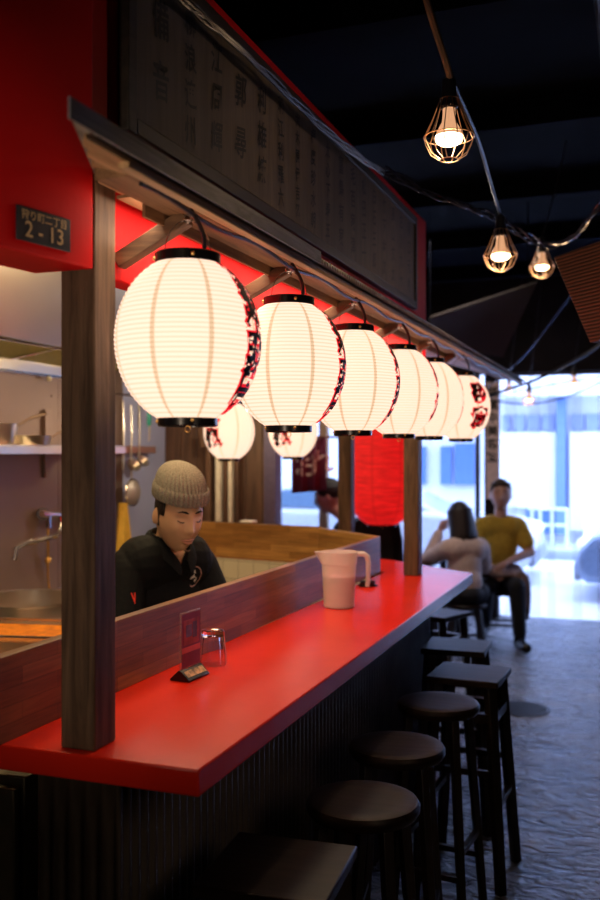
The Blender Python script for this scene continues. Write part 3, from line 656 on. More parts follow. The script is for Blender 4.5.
# utensil rail with ladles and strainers
ur = thing('utensil_rail', 'pink steel rail on the kitchen wall holding hung ladles', 'rail', (-3.0, PX(138, 450, -3.0).y, PX(138, 450, -3.0).z))
ya = PX(112, 450, -2.93).y - ur.location.y; yb = PX(156, 450, -2.93).y - ur.location.y
MB().box(0.005, 0.07, ya, yb, -0.02, 0.022).build('rail', plain('pinkish_steel', (0.62, 0.36, 0.36), 0.35, 0.7), ur, bevel=0.003)
MB().tube([(0.06, ya, 0.33), (0.06, yb - 0.08, 0.33)], 0.006, 8).build('upper_bar', M_chrome, ur)
def utensil(name, label, cat, px, py0, py1, kind, mat=M_steel):
    X = -2.92; a = PX(px, py0, X); c = PX(px, py1, X); t = thing(name, label, cat, a, 0, 'utensils hung on the kitchen wall')
    L = a.z - c.z
    mb = MB(); mb.tube([(0, 0, 0), (0.004, 0, -L * .5), (0, 0, -L)], [0.004, 0.006, 0.005], 8); mb.build('handle', mat, t)
    if kind == 'ladle':
        mb = MB(); mb.lathe([(0.002, -0.045), (0.03, -0.036), (0.045, -0.01), (0.047, 0.0), (0.043, -0.006), (0.028, -0.03), (0.002, -0.04)], 20); mb.xf(Matrix.Translation((0.03, 0, -L - 0.01)) @ Matrix.Rotation(R(50), 4, 'Y')); mb.build('bowl', mat, t)
    if kind == 'strainer':
        mb = MB(); mb.tube([(0.012, 0.08 * math.cos(u), -L - 0.07 + 0.08 * math.sin(u)) for u in [2 * PI * i / 28 for i in range(28)]], 0.005, 6, close=True); mb.build('hoop', M_chrome, t)
        mb = MB(); mb.lathe([(0.079, 0.0), (0.06, 0.02), (0.03, 0.03), (0.002, 0.033)], 28); mb.xf(Matrix.Translation((0.012, 0, -L - 0.07)) @ Matrix.Rotation(R(90), 4, 'Y')); mb.build('mesh', plain('strainer_mesh', (0.45, 0.42, 0.42), 0.5, 0.6, var=0.3, scale=400), t)
    if kind == 'scissors':
        mb = MB(); mb.lathe([(0.006, -0.075), (0.02, -0.06), (0.024, -0.03), (0.016, 0.02), (0.02, 0.05), (0.012, 0.07)], 16, sx=.5); mb.build('grip', plain('teal_plastic', (0.01, 0.35, 0.28), 0.35), t)
    return t
utensil('ladle', 'steel ladle hung leftmost on the kitchen wall rail', 'ladle', 131, 405, 462, 'ladle')
utensil('ladle', 'steel ladle hung to the right of the strainer handle', 'ladle', 139, 405, 458, 'ladle')
utensil('strainer', 'round mesh strainer hung low on the kitchen wall', 'strainer', 131, 468, 481, 'strainer')
utensil('scissors', 'teal-handled tool hung on the pale kitchen wall', 'tool', 149, 415, 441, 'scissors')
utensil('kitchen_tongs', 'long tongs hung close to the thick post', 'tongs', 123, 400, 470, 'tongs')
# yellow towel / apron
q = PX(123, 503, -2.9)
mb = MB(); rs = []
for i in range(14):
    z = -i * 0.035; wv = 0.03 + 0.055 * min(1, i / 8)
    rs.append([(0.012 * math.sin(a * 4 + i * .1) + (0.01 if math.sin(a) > 0 else -0.004) * 0 + 0.012 * math.sin(a), wv * math.cos(a), z) for a in [2 * PI * j / 24 for j in range(24)]])
mb.rings(rs); o = mb.build('yellow_towel', plain('yellow_cloth', (0.65, 0.42, 0.06), 0.8, bump=.2), loc=q); tag(o, 'yellow cloth hanging on the wall behind the cook', 'towel')
mb = MB()
q2 = PX(123, 400, -2.9)
# poles leaning by the wood screen, and a wooden slatted rack
rk = thing('pole_rack', 'wooden poles and pale strips standing against the board wall', 'rack', (PY(222, 500, 5.4).x, 5.4, 0))
for i, (px, wdt, mt) in enumerate(((209, 5, M_woodwall), (219, 5.5, None), (226, 2.5, M_woodwall), (231, 4, None), (238, 3, M_woodwall))):
    xx = PY(px, 500, 5.4).x - rk.location.x; hw_ = wdt / 2 * 5.8 / F
    mt = mt or plain('cream_strip_%d' % i, (0.75, 0.68, 0.55), 0.5)
    MB().box(xx - hw_, xx + hw_, -0.02, 0.02, 0.0, 1.62 if i % 2 else 1.72).build('pole', mt, rk, bevel=0.003)
MB().box(-0.14, 0.14, -0.03, 0.03, 1.63, 1.72).build('crossbar', M_woodwall, rk, bevel=0.003)

# noren curtain
q = P(309, 438, 6.3)
nr = thing('noren_curtain', 'purple noren curtain with white characters hanging at the back', 'curtain', (q.x, q.y, q.z), TH)
mb = MB(); nx_ = 40; wd = 0.235
vs = []; 
for j in range(2):
    for i in range(nx_ + 1):
        u = i / nx_; vs.append((-wd / 2 + wd * u, 0.014 * math.sin(u * 17), -0.375 * j + (0.02 * u if j else 0)))
mb.add(vs, [(i, i + 1, nx_ + 2 + i, nx_ + 1 + i) for i in range(nx_)])
o = mb.build('cloth', plain('plum_cloth', (0.12, 0.012, 0.05), 0.8), nr); sm = o.modifiers.new('s', 'SOLIDIFY'); sm.thickness = 0.003
mb = MB()
def fnn(cx, cz): return lambda u, v: (cx + u, -0.004 + 0.014 * math.sin(((cx + u) / wd + .5) * 17), cz + v)
text_into(mb, 'お', 0.17, fnn(-0.02, -0.20), 0.003, cuts=0.02); text_into(mb, 'れ', 0.17, fnn(0.085, -0.17), 0.003, cuts=0.02)
mb.build('lettering', plain('white_print', (0.75, 0.72, 0.75), 0.7), nr, smooth=False)
MB().tube([(-0.2, 0, 0.006), (0.35, 0, 0.006)], 0.008, 8).build('rod', M_woodwall, nr)
mb = MB(); mb.tube([(-0.19, 0, 0.01), (-0.19, 0, 1.6)], 0.002, 5); mb.tube([(0.34, 0, 0.01), (0.34, 0, 1.6)], 0.002, 5); mb.build('cord', M_rubber, nr)
q = P(324, 500, 7.0); struct(MB().box(q.x - .03, q.x + .03, q.y - .03, q.y + .03, 0, 3.3), 'trim_5', plain('cream_post_paint', (0.6, 0.5, 0.35), 0.6))

# ---------------------------------------------------------------- stools
def round_stool():
    t = thing('round_stool', 'x', 'stool', group='tall dark wooden stools along the counter')
    mb = MB(); mb.lathe([(0.118, 0.722), (0.132, 0.726), (0.139, 0.737), (0.139, 0.748), (0.133, 0.757), (0.12, 0.760), (0.09, 0.7585), (0.001, 0.7575)], 48); mb.build('seat', M_seat, t)
    tops, bots = [], []
    for sx, sy in ((-1, -1), (1, -1), (1, 1), (-1, 1)):
        a = (sx * .078, sy * .078, 0.722); b_ = (sx * .125, sy * .125, 0.0); tops.append(Vector(a)); bots.append(Vector(b_))
        MB().tube([a, b_], [0.019, 0.016], 4, sq=True).build('leg', M_stool, t, bevel=0.002)
    for h_, prs in ((0.22, ((0, 1), (2, 3))), (0.30, ((1, 2), (3, 0)))):
        for i, j in prs:
            u = h_ / 0.722; MB().tube([bots[i].lerp(tops[i], u), bots[j].lerp(tops[j], u)], 0.013, 4, sq=True).build('stretcher', M_stool, t)
    return t
def square_stool():
    t = thing('square_stool', 'x', 'stool', group='tall dark wooden stools along the counter')
    MB().box(-0.135, 0.135, -0.135, 0.135, 0.735, 0.76).build('seat', M_seat, t, bevel=0.004)
    tops, bots = [], []
    for sx, sy in ((-1, -1), (1, -1), (1, 1), (-1, 1)):
        a = Vector((sx * .10, sy * .10, 0.735)); b_ = Vector((sx * .15, sy * .15, 0.0)); tops.append(a); bots.append(b_)
        MB().tube([a, b_], [0.026, 0.023], 4, sq=True).build('leg', M_stool, t, bevel=0.002)
    for i, j in ((0, 1), (1, 2), (2, 3), (3, 0)):
        for h_ in ((0.62, 0.30) if i % 2 else (0.62, 0.42)):
            u = h_ / 0.735; MB().tube([bots[i].lerp(tops[i], u), bots[j].lerp(tops[j], u)], 0.016 if h_ < .6 else 0.024, 4, sq=True).build('stretcher' if h_ < .6 else 'apron', M_stool, t)
    return t
rs0 = round_stool(); rs0.location = (-0.642, 2.17, 0); rs0['label'] = 'round-seated dark stool nearest the viewer, between square stool and second round one'
dup(rs0, 'middle one of the three round-seated dark stools', (-0.670, 2.61, 0), R(8))
dup(rs0, 'farthest round-seated dark stool, beside the tall square stool', (-0.655, 3.11, 0), R(-6))
sq0 = square_stool(); sq0.location = (-0.70, 1.76, 0); sq0.rotation_euler.z = R(4); sq0['label'] = 'square stool at the bottom edge, nearest of all to the viewer'
dup(sq0, 'tall square dark stool whose long legs stand clear in the aisle', (-0.63, 3.56, 0), R(-3))
dup(sq0, 'square stool beyond the tall clear one, under the far counter corner', (-0.77, 4.05, 0), R(2))
dup(sq0, 'farthest square stool, mostly hidden behind the counter end', (-1.03, 4.83, 0), R(-20))
def low_stool(label, loc, rz):
    t = thing('low_stool', label, 'stool', loc, rz, 'low wooden stools in the dining area')
    MB().lathe([(0.15, 0.395), (0.165, 0.40), (0.168, 0.415), (0.16, 0.425), (0.001, 0.425)], 32).build('seat', M_seat, t)
    for sx, sy in ((-1, -1), (1, -1), (1, 1), (-1, 1)): MB().tube([(sx * .09, sy * .09, 0.395), (sx * .14, sy * .14, 0)], 0.02, 4, sq=True).build('leg', M_stool, t)
    for s_ in (-1, 1):
        MB().tube([(-.12, s_ * .12, 0.15), (.12, s_ * .12, 0.15)], 0.012, 6).build('stretcher', M_stool, t)
    return t
WX, WY = -1.31, 7.25; MX, MY = -1.15, 8.0
low_stool('low stool under the seated woman in the pale sweater', (WX, WY, 0), 0.3)
low_stool('low stool under the seated man in the yellow shirt', (MX, MY, 0), 0.1)
# table in the dining area
tb = thing('dining_table', 'small dark table the seated woman leans on', 'table', (-1.95, 7.6, 0))
MB().box(-0.38, 0.36, -0.35, 0.35, 0.68, 0.71).build('tabletop', M_seat, tb, bevel=0.004)
for sx in (-1, 1):
    for sy in (-1, 1): MB().box(sx * .33 - .025, sx * .33 + .025, sy * .3 - .025, sy * .3 + .025, 0, 0.68).build('leg', M_stool, tb)
o = MB().lathe([(0.04, 0), (0.07, 0.04), (0.075, 0.065), (0.07, 0.063), (0.035, 0.006)], 24).build('white_bowl', plain('white_china', (0.8, 0.8, 0.85), 0.2), loc=(-2.1, 7.45, 0.711)); tag(o, 'white bowl on the dining table beside the woman', 'bowl')

# drain cover
dc = thing('drain_cover', 'round dark drain cover set in the concrete floor', 'drain cover', (PX(525, 709, 0).x, 0, 0))
q = P(522, 709, 1.6 * F / (709 - 452)); dc.location = (q.x, q.y, 0.001)
MB().lathe([(0.17, 0.0), (0.17, 0.006), (0.155, 0.006), (0.155, 0.002), (0.001, 0.002)], 40).build('ring', plain('cast_iron', (0.03, 0.03, 0.035), 0.5, 0.6), dc)
mb = MB()
for i in range(-4, 5):
    L = math.sqrt(max(0.0, 0.15 ** 2 - (i * .033) ** 2)); mb.box(-L, L, i * .033 - .007, i * .033 + .007, 0.002, 0.007)
mb.build('grille', MATS['cast_iron'], dc)

# ---------------------------------------------------------------- caged bulbs and wires
M_bulb = plain('glowing_bulb', (1, 0.8, 0.6), 0.4, emit=(1.0, 0.62, 0.34), es=9.0)
M_filament = plain('bulb_neck', (0.75, 0.6, 0.5), 0.25, 0.5, emit=(1.0, 0.5, 0.25), es=0.7)
M_wire = plain('copper_cage_wire', (0.85, 0.58, 0.38), 0.3, 1.0, var=0.05)
def cage_lamp(name, label, loc, sc, power):
    t = thing(name, label, 'lamp', loc, 0, 'caged bulbs strung from the ceiling'); t.scale = (sc,) * 3
    MB().lathe([(0.008, 0.135), (0.018, 0.125), (0.021, 0.08), (0.024, 0.055), (0.020, 0.05)], 20).build('socket', M_rubber, t)
    b_ = MB().lathe([(0.016, 0.055), (0.017, 0.03), (0.019, 0.015), (0.030, -0.005), (0.036, -0.022)], 24, cap=False).build('bulb_neck', M_filament, t)
    MB().lathe([(0.036, -0.022), (0.0365, -0.028), (0.034, -0.036), (0.024, -0.043), (0.001, -0.046)], 24).build('bulb', M_bulb, t)
    mb = MB(); n = 12; pr = [(0.024, 0.075), (0.045, 0.02), (0.066, -0.024), (0.062, -0.040), (0.048, -0.068), (0.024, -0.084)]
    for i in range(n):
        a = 2 * PI * i / n; mb.tube([(r * math.cos(a), r * math.sin(a), z) for r, z in pr], 0.0014, 5)
    for r, z in (pr[0], pr[2], pr[-1]): mb.tube([(r * math.cos(u), r * math.sin(u), z) for u in [2 * PI * i / 32 for i in range(32)]], 0.0016, 5, close=True)
    mb.build('cage', M_wire, t)
    if power:
        l = point('bulb_light', (0, 0, -0.06), power, (1.0, 0.66, 0.38), 0.03); l.parent = t
    return t
cl = [(449, 128, 2.45, 1.0, 2.6, 'largest caged bulb, highest and nearest, hanging from a tan strap'), (500.5, 249, 3.75, 1.03, 1.8, 'caged bulb in the middle of the wire bundle'), (542, 262, 5.0, 1.0, 1.0, 'small caged bulb beside the slatted brown shade'),
      (574, 381, 8.0, 0.9, 1.0, 'far caged bulb before the bright street, rightmost'), (529, 397, 8.0, 0.85, 1.0, 'far caged bulb hanging lowest before the street'), (509, 387, 8.4, 0.7, 0.6, 'far small bulb next to the canopy tip')]
for px, py, d, s_, pw, lb in cl: cage_lamp('cage_lamp', lb, P(px, py, d), s_, pw)
# tan strap and wires
def cable(name, label, pts, r, mat, k=6, wob=0.0):
    P_ = [Vector(p) for p in pts]; out = []
    for i in range(len(P_) - 1):
        p0 = P_[max(0, i - 1)]; p1 = P_[i]; p2 = P_[i + 1]; p3 = P_[min(len(P_) - 1, i + 2)]
        for j in range(k):
            t = j / k
            v = 0.5 * ((2 * p1) + (-p0 + p2) * t + (2 * p0 - 5 * p1 + 4 * p2 - p3) * t * t + (-p0 + 3 * p1 - 3 * p2 + p3) * t ** 3)
            if wob: v += Vector((random.uniform(-1, 1), random.uniform(-1, 1), random.uniform(-1, 1))) * wob
            out.append(v)
    out.append(P_[-1])
    return tag(MB().tube(out, r, 7).build(name, mat), label, 'cable')
M_strap = plain('tan_cable', (0.32, 0.2, 0.12), 0.5)
for (px, py, d, s_, pw, lb) in cl[2:]:
    v = P(px, py, d) + Vector((0, 0, 0.13 * s_)); e_ = v + Vector((.12, .1, 0)); e_.z = 3.29
    tag(MB().tube([v, v.lerp(e_, .5) + Vector((0, 0, -.03)), e_], 0.004, 6).build('lamp_cable', M_rubber), 'thin cord holding the ' + lb.split(',')[0].split(' before')[0], 'cable')
cable('lamp_cable', 'tan flat cable running down to the largest caged bulb', [P(418, -30, 2.3), P(432, 20, 2.35), P(445, 60, 2.4), P(450, 78, 2.44)], 0.009, M_strap)
cable('lamp_cable', 'thin dark cable from the largest caged bulb to the middle one', [P(453, 82, 2.46), P(478, 140, 2.9), P(490, 180, 3.4), P(500, 214, 3.74)], 0.006, M_rubber)
M_bw = plain('glossy_blue_black_cable', (0.03, 0.035, 0.07), 0.18, 0.0, coat=0.8)
def bundle(label, pts, n, spread, r, mat=None):
    mb = MB()
    for q in range(n):
        out = []; ph = q * 2 * PI / n
        P_ = [Vector(p) for p in pts]; cnt = 0
        for i in range(len(P_) - 1):
            p0 = P_[max(0, i - 1)]; p1 = P_[i]; p2 = P_[i + 1]; p3 = P_[min(len(P_) - 1, i + 2)]
            for j in range(8):
                t = j / 8; v = 0.5 * ((2 * p1) + (-p0 + p2) * t + (2 * p0 - 5 * p1 + 4 * p2 - p3) * t * t + (-p0 + 3 * p1 - 3 * p2 + p3) * t ** 3)
                a = cnt * 0.45 + ph; cnt += 1
                out.append(v + Vector((0, math.cos(a), math.sin(a))) * spread * (0.6 + 0.5 * math.sin(cnt * .21 + q)))
        out.append(P_[-1]); mb.tube(out, r, 6)
    return tag(mb.build('wire_bundle', mat or M_bw), label, 'cable')
bundle('twisted bundle of dark wires along the top of the signboard', [P(150, -35, 1.86), P(190, 5, 2.02), P(240, 48, 2.22), P(300, 108, 2.62), P(350, 150, 3.05), P(385, 172, 3.5)], 4, 0.014, 0.0042, M_rubber)
bundle('glossy wire bundle swooping past the middle caged bulb', [P(385, 172, 3.5), P(425, 190, 3.6), P(465, 205, 3.7), P(500, 222, 3.9), P(530, 238, 4.0), P(555, 244, 4.0), P(580, 232, 3.9), P(604, 200, 3.8), P(640, 150, 3.8)], 4, 0.02, 0.0048)
cable('overhead_wire', 'thin wire crossing the street opening near its top', [P(455, 405, 8.9), P(500, 395, 8.6), P(550, 385, 8.2), P(630, 372, 7.8)], 0.006, M_rubber)
cable('overhead_wire', 'sagging wire just below the thin street wire', [P(485, 399, 8.9), P(530, 404, 8.6), P(580, 392, 8.2), P(640, 360, 7.8)], 0.007, M_rubber)
cable('overhead_wire', 'wire slanting up from the canopy tip to the dark ceiling', [P(470, 400, 8.2), P(520, 360, 7.6), P(560, 310, 7.2), P(590, 268, 7.0)], 0.006, M_bw)
cable('overhead_wire', 'thick dark wire rising from the canopy tip towards the ceiling', [P(480, 398, 7.9), P(540, 378, 7.4), P(600, 345, 7.0), P(640, 310, 6.8)], 0.012, M_rubber)

# slatted shade at the right
m, nt, b = newmat('brown_slat_shade'); M_slat = m
tc = N(nt, 'ShaderNodeTexCoord'); wv = N(nt, 'ShaderNodeTexWave'); wv.bands_direction = 'Z'; wv.inputs['Scale'].default_value = 26; wv.inputs['Distortion'].default_value = 0.4; wv.inputs['Detail'].default_value = 3
nt.links.new(tc.outputs['Object'], wv.inputs['Vector']); cr = N(nt, 'ShaderNodeValToRGB'); cr.color_ramp.elements[0].color = (0.02, 0.009, 0.006, 1); cr.color_ramp.elements[1].color = (0.22, 0.09, 0.05, 1)
nt.links.new(wv.outputs['Fac'], cr.inputs[0]); nt.links.new(cr.outputs[0], b.inputs['Base Color']); b.inputs['Roughness'].default_value = 0.6
bp = N(nt, 'ShaderNodeBump'); bp.inputs['Strength'].default_value = 0.5; bp.inputs['Distance'].default_value = 0.004; nt.links.new(wv.outputs['Fac'], bp.inputs['Height']); nt.links.new(bp.outputs[0], b.inputs['Normal'])
q00 = P(590, 343, 3.1); q10 = P(740, 300, 2.5); q11 = P(720, 200, 2.6); q01 = P(553, 257, 3.3)
nn = (q10 - q00).cross(q01 - q00).normalized() * 0.03
shd = thing('slatted_shade', 'brown slatted wooden shade hanging at the right edge of the aisle', 'shade', q00)
MB().hexa([v - q00 for v in (q00, q10, q11, q01, q00 - nn, q10 - nn, q11 - nn, q01 - nn)]).build('panel', M_slat, shd, bevel=0.003)
for e_ in (q11 - q00, (q11 - q00).lerp(q01 - q00, .3)): MB().tube([e_, e_ + Vector((0, 0, 3.3 - q00.z - e_.z))], 0.004, 6).build('hanging_cord', M_rubber, shd)
# dark far awning under the ceiling
aw = [P(430, 318, 6.6), P(537, 283, 6.2), P(503, 357, 6.6), P(430, 345, 7.2)]
n_ = (aw[1] - aw[0]).cross(aw[3] - aw[0]).normalized() * 0.015
awn = thing('dark_awning', 'dark wooden awning under the ceiling beyond the canopy', 'awning', aw[0])
MB().hexa([v - aw[0] for v in (aw[3], aw[2], aw[1], aw[0], aw[3] + n_, aw[2] + n_, aw[1] + n_, aw[0] + n_)]).build('panel', plain('dark_awning_wood', (0.022, 0.012, 0.009), 0.7), awn)
mb = MB(); mb.tube([(0, 0, 0), (0, 0, 3.3 - aw[0].z)], 0.003, 6); mb.tube([aw[1] - aw[0] - Vector((0.06, 0, 0.02)), aw[1] - aw[0] + Vector((-0.06, 0, 3.3 - aw[1].z))], 0.003, 6); mb.build('hanger', M_ceiling, awn)
# ceiling pipes and ducts
for i, (x, z, r) in enumerate(((-0.1, 3.1, 0.06), (0.5, 3.15, 0.045))):
    o = MB().tube([(x, -1.7, z), (x, 9.0, z)], r, 14).build('ceiling_pipe', plain('dark_pipe_%d' % i, (0.004, 0.005, 0.009), 0.5, .3)); tag(o, ('thicker' if i == 0 else 'thinner') + ' dark pipe running along the ceiling', 'pipe', 'pipes along the ceiling')
    o.modifiers.clear()
for i in range(6):
    struct(MB().box(-3.0, 2.0, 2.0 + i * 1.3, 2.1 + i * 1.3, 3.18, 3.3), 'trim_%d' % (20 + i), M_ceiling)

# ---------------------------------------------------------------- shop front
M_frame = plain('dark_blue_grey_frame', (0.05, 0.06, 0.09), 0.5)
def xat(px, Y): return PY(px, 450, Y).x
struct(MB().box(xat(486, 9.1), xat(499, 9.1), 9.0, 9.15, 0, 2.36), 'trim_6', M_darkwall)
ps = thing('pillar_poster', 'tall pale poster with vertical black characters on the pillar', 'poster', (xat(492.5, 8.98), 8.985, 1.15))
MB().box(-0.062, 0.062, -0.006, 0.0, 0, 1.12).build('sheet', plain('pale_pink_paper', (0.75, 0.6, 0.6), 0.7), ps)
mb = MB()
for i, ch in enumerate('営業中美容室'): text_into(mb, ch, 0.105, (lambda u, v, zc=1.02 - i * .125: (u, -0.0085, zc + v)), 0.003)
mb.build('lettering', M_ink_black, ps, smooth=False)
struct(MB().box(xat(476, 9.1), xat(480, 9.1), 9.05, 9.12, 0, 2.36), 'trim_7', M_frame)
w1 = MB(); 
for px in (278, 352): w1.box(xat(px, 9.12) - .03, xat(px, 9.12) + .03, 9.1, 9.15, 0, 2.36)
w1.box(-6.4, xat(476, 9.1), 9.1, 9.15, 0.0, 0.08); w1.box(-6.4, xat(476, 9.1), 9.1, 9.15, 2.28, 2.36)
wf = struct(w1, 'window_1', M_frame)
MB().box(-6.4, xat(476, 9.1), 9.12, 9.126, 0.08, 2.28).build('pane', thinpane('window_glass', (0.6, 0.75, 1.0), 0.93, 0.02), wf)
# clear strip curtain across the doorway
sc = thing('strip_curtain', 'clear hanging strip curtain across the street doorway', 'curtain', (xat(499, 9.1), 9.14, 2.33))
M_vinyl = thinpane('clear_vinyl', (0.75, 0.85, 1.0), 0.90, 0.3)
x = 0.05; i = 0
while x < 2.6:
    if random.random() < .75:
        sw = random.uniform(0.05, 0.16); mb = MB(); rs = []
        k = 8; a = [(x + sw * u / k, 0.012 * math.sin(PI * u / k)) for u in range(k + 1)]; b2 = [(p_[0], p_[1] + 0.002) for p_ in reversed(a)]
        mb.prism(a + b2, -2.3, 0); mb.build('strip', M_vinyl, sc)
    x += random.uniform(0.17, 0.26); i += 1
MB().box(0, 2.7, -0.01, 0.02, 0, 0.03).build('rail', M_frame, sc)

# ---------------------------------------------------------------- street
struct(MB().box(-16, 9, 9.25, 30, -0.12, 0.0), 'floor_street', plain('pale_street_paving', (0.78, 0.80, 0.82), 0.8, var=0.05, scale=1))
struct(MB().box(-16, 9, 14.4, 15.6, 0.0, 0.13), 'floor_pavement', plain('pale_kerb', (0.5, 0.55, 0.62), 0.8))
struct(MB().box(-16, 9, 14.2, 14.4, 0.0, 0.10), 'trim_8', plain('grey_kerb', (0.28, 0.32, 0.40), 0.8))
bd = thing('street_building', 'white street building with tall pale panels and blue windows', 'building', (0, 15.6, 0))
MB().box(-16, 9, 0.15, 3, 0, 9).build('wall', plain('white_render', (0.78, 0.80, 0.84), 0.8, var=0.03), bd)
M_bw_ = plain('blue_window_glass', (0.10, 0.20, 0.48), 0.15); M_pp = plain('white_panel', (0.85, 0.87, 0.9), 0.5, var=0.02)
def fx(px): return PY(px, 450, 15.6).x
def fz(py): return PY(560, py, 15.6).z
def bpart(nm, m_, a, b_, c, d, y0=-0.05, y1=0.15): return MB().box(fx(a), fx(b_), y0, y1, fz(d), fz(c)).build(nm, m_, bd)
bpart('panel', M_pp, 500, 556, 432, 508); bpart('panel', M_pp, 570, 630, 432, 530)
bpart('column', plain('blue_column', (0.16, 0.27, 0.55), 0.5), 557, 566, 398, 534, -0.12)
for a, b_ in ((502, 509), (513, 524), (527, 539), (542, 554), (572, 583), (586, 600), (603, 620)): bpart('window', plain('grey_blue_glass', (0.30, 0.38, 0.58), 0.3) if 'grey_blue_glass' not in MATS else MATS['grey_blue_glass'], a, b_, 414, 431, 0.05)
bpart('window', M_bw_, 526, 556, 509, 534, 0.02)
bpart('window', M_bw_, 440, 451, 446, 486, 0.02); bpart('window', M_bw_, 454, 474, 443, 486, 0.02); bpart('window', M_bw_, 360, 425, 446, 486, 0.02); pass
bpart('cornice', M_pp, 300, 640, 383, 397, -0.5)
rl_ = thing('street_railing', 'pale metal railing on the far pavement', 'railing', (fx(545), 14.9, 0.13))
mb = MB()
def rx(px): return PY(px, 450, 14.9).x - fx(545)
for z in (PY(545, 509, 14.9).z - .13, PY(545, 525, 14.9).z - .13): mb.tube([(rx(528), 0, z), (rx(568), 0, z)], 0.025, 8)
for px in (532, 540, 552, 567): mb.tube([(rx(px), 0, 0), (rx(px), 0, PY(545, 508, 14.9).z - .13)], 0.025, 8)
mb.build('bars', plain('white_metal_rail', (0.75, 0.8, 0.9), 0.4), rl_)
# cars
def car(label, loc, flip, mat, Hc=1.32, group='cars parked on the street'):
    t = thing('car', label, 'car', loc, PI if flip else 0, group)
    body = [(-2.0, 0.25), (-2.03, 0.5), (-1.98, 0.78), (-1.6, 0.86), (0.75, 0.86), (1.35, 0.80), (1.85, 0.70), (2.02, 0.52), (2.03, 0.28), (1.9, 0.2), (-1.9, 0.2)]
    MB().prism_y(body, -0.8, 0.8).build('body', mat, t, bevel=0.09, seg=4)
    cab = [(-1.72, 0.84), (-1.30, Hc - 0.06), (-0.95, Hc), (-0.05, Hc), (0.25, Hc - 0.06), (0.95, 0.82)]
    MB().prism_y(cab, -0.70, 0.70).build('cabin', mat, t, bevel=0.07, seg=3)
    g = plain('car_glass', (0.20, 0.32, 0.45), 0.1) if 'car_glass' not in MATS else MATS['car_glass']
    for s_ in (-1, 1):
        MB().prism_y([(-1.45, 0.88), (-1.18, Hc - 0.10), (-0.52, Hc - 0.07), (-0.52, 0.88)], s_ * .706 - .006, s_ * .706 + .006).build('window', g, t)
        MB().prism_y([(-0.46, 0.88), (-0.46, Hc - 0.07), (0.12, Hc - 0.10), (0.68, 0.88)], s_ * .706 - .006, s_ * .706 + .006).build('window', g, t)
        for x_ in (-1.25, 1.3):
            wh = MB(); wh.lathe([(0.20, -0.1), (0.30, -0.1), (0.31, -0.05), (0.31, 0.05), (0.30, 0.1), (0.20, 0.1)], 28); wh.xf(Matrix.Translation((x_, s_ * 0.72, 0.31)) @ Matrix.Rotation(PI / 2, 4, 'X')); whl = wh.build('wheel', M_rubber, t)
            hb = MB(); hb.lathe([(0.21, -0.105), (0.05, -0.12), (0.05, 0.12), (0.21, 0.105)], 20); hb.xf(Matrix.Translation((x_, s_ * 0.72, 0.31)) @ Matrix.Rotation(PI / 2, 4, 'X')); hb.build('hub', M_steel, whl)
        MB().ball((1.88, s_ * 0.60, 0.60), 0.14, 0.15, 0.10, n=16).build('headlight', plain('headlight_lens', (0.9, 0.92, 0.95), 0.1, emit=(0.9, 0.95, 1.0), es=0.6) if 'headlight_lens' not in MATS else MATS['headlight_lens'], t)
    MB().box(1.96, 2.04, -0.75, 0.75, 0.22, 0.42).build('bumper', plain('grey_bumper', (0.25, 0.28, 0.35), 0.4) if 'grey_bumper' not in MATS else MATS['grey_bumper'], t, bevel=0.03)
    return t
car('white hatchback parked behind the seated man, headlight towards the doorway', (xat(536, 11.6) - 2.03, 12.1, 0), False, plain('white_car_paint', (0.72, 0.76, 0.82), 0.15, coat=.5), 1.2)
car('pale-hooded dark blue car nosing in from the right edge of the street', (xat(579, 10.6) + 2.0, 11.1, 0), True, plain('blue_car_paint', (0.22, 0.30, 0.46), 0.15, coat=.5), 1.2)

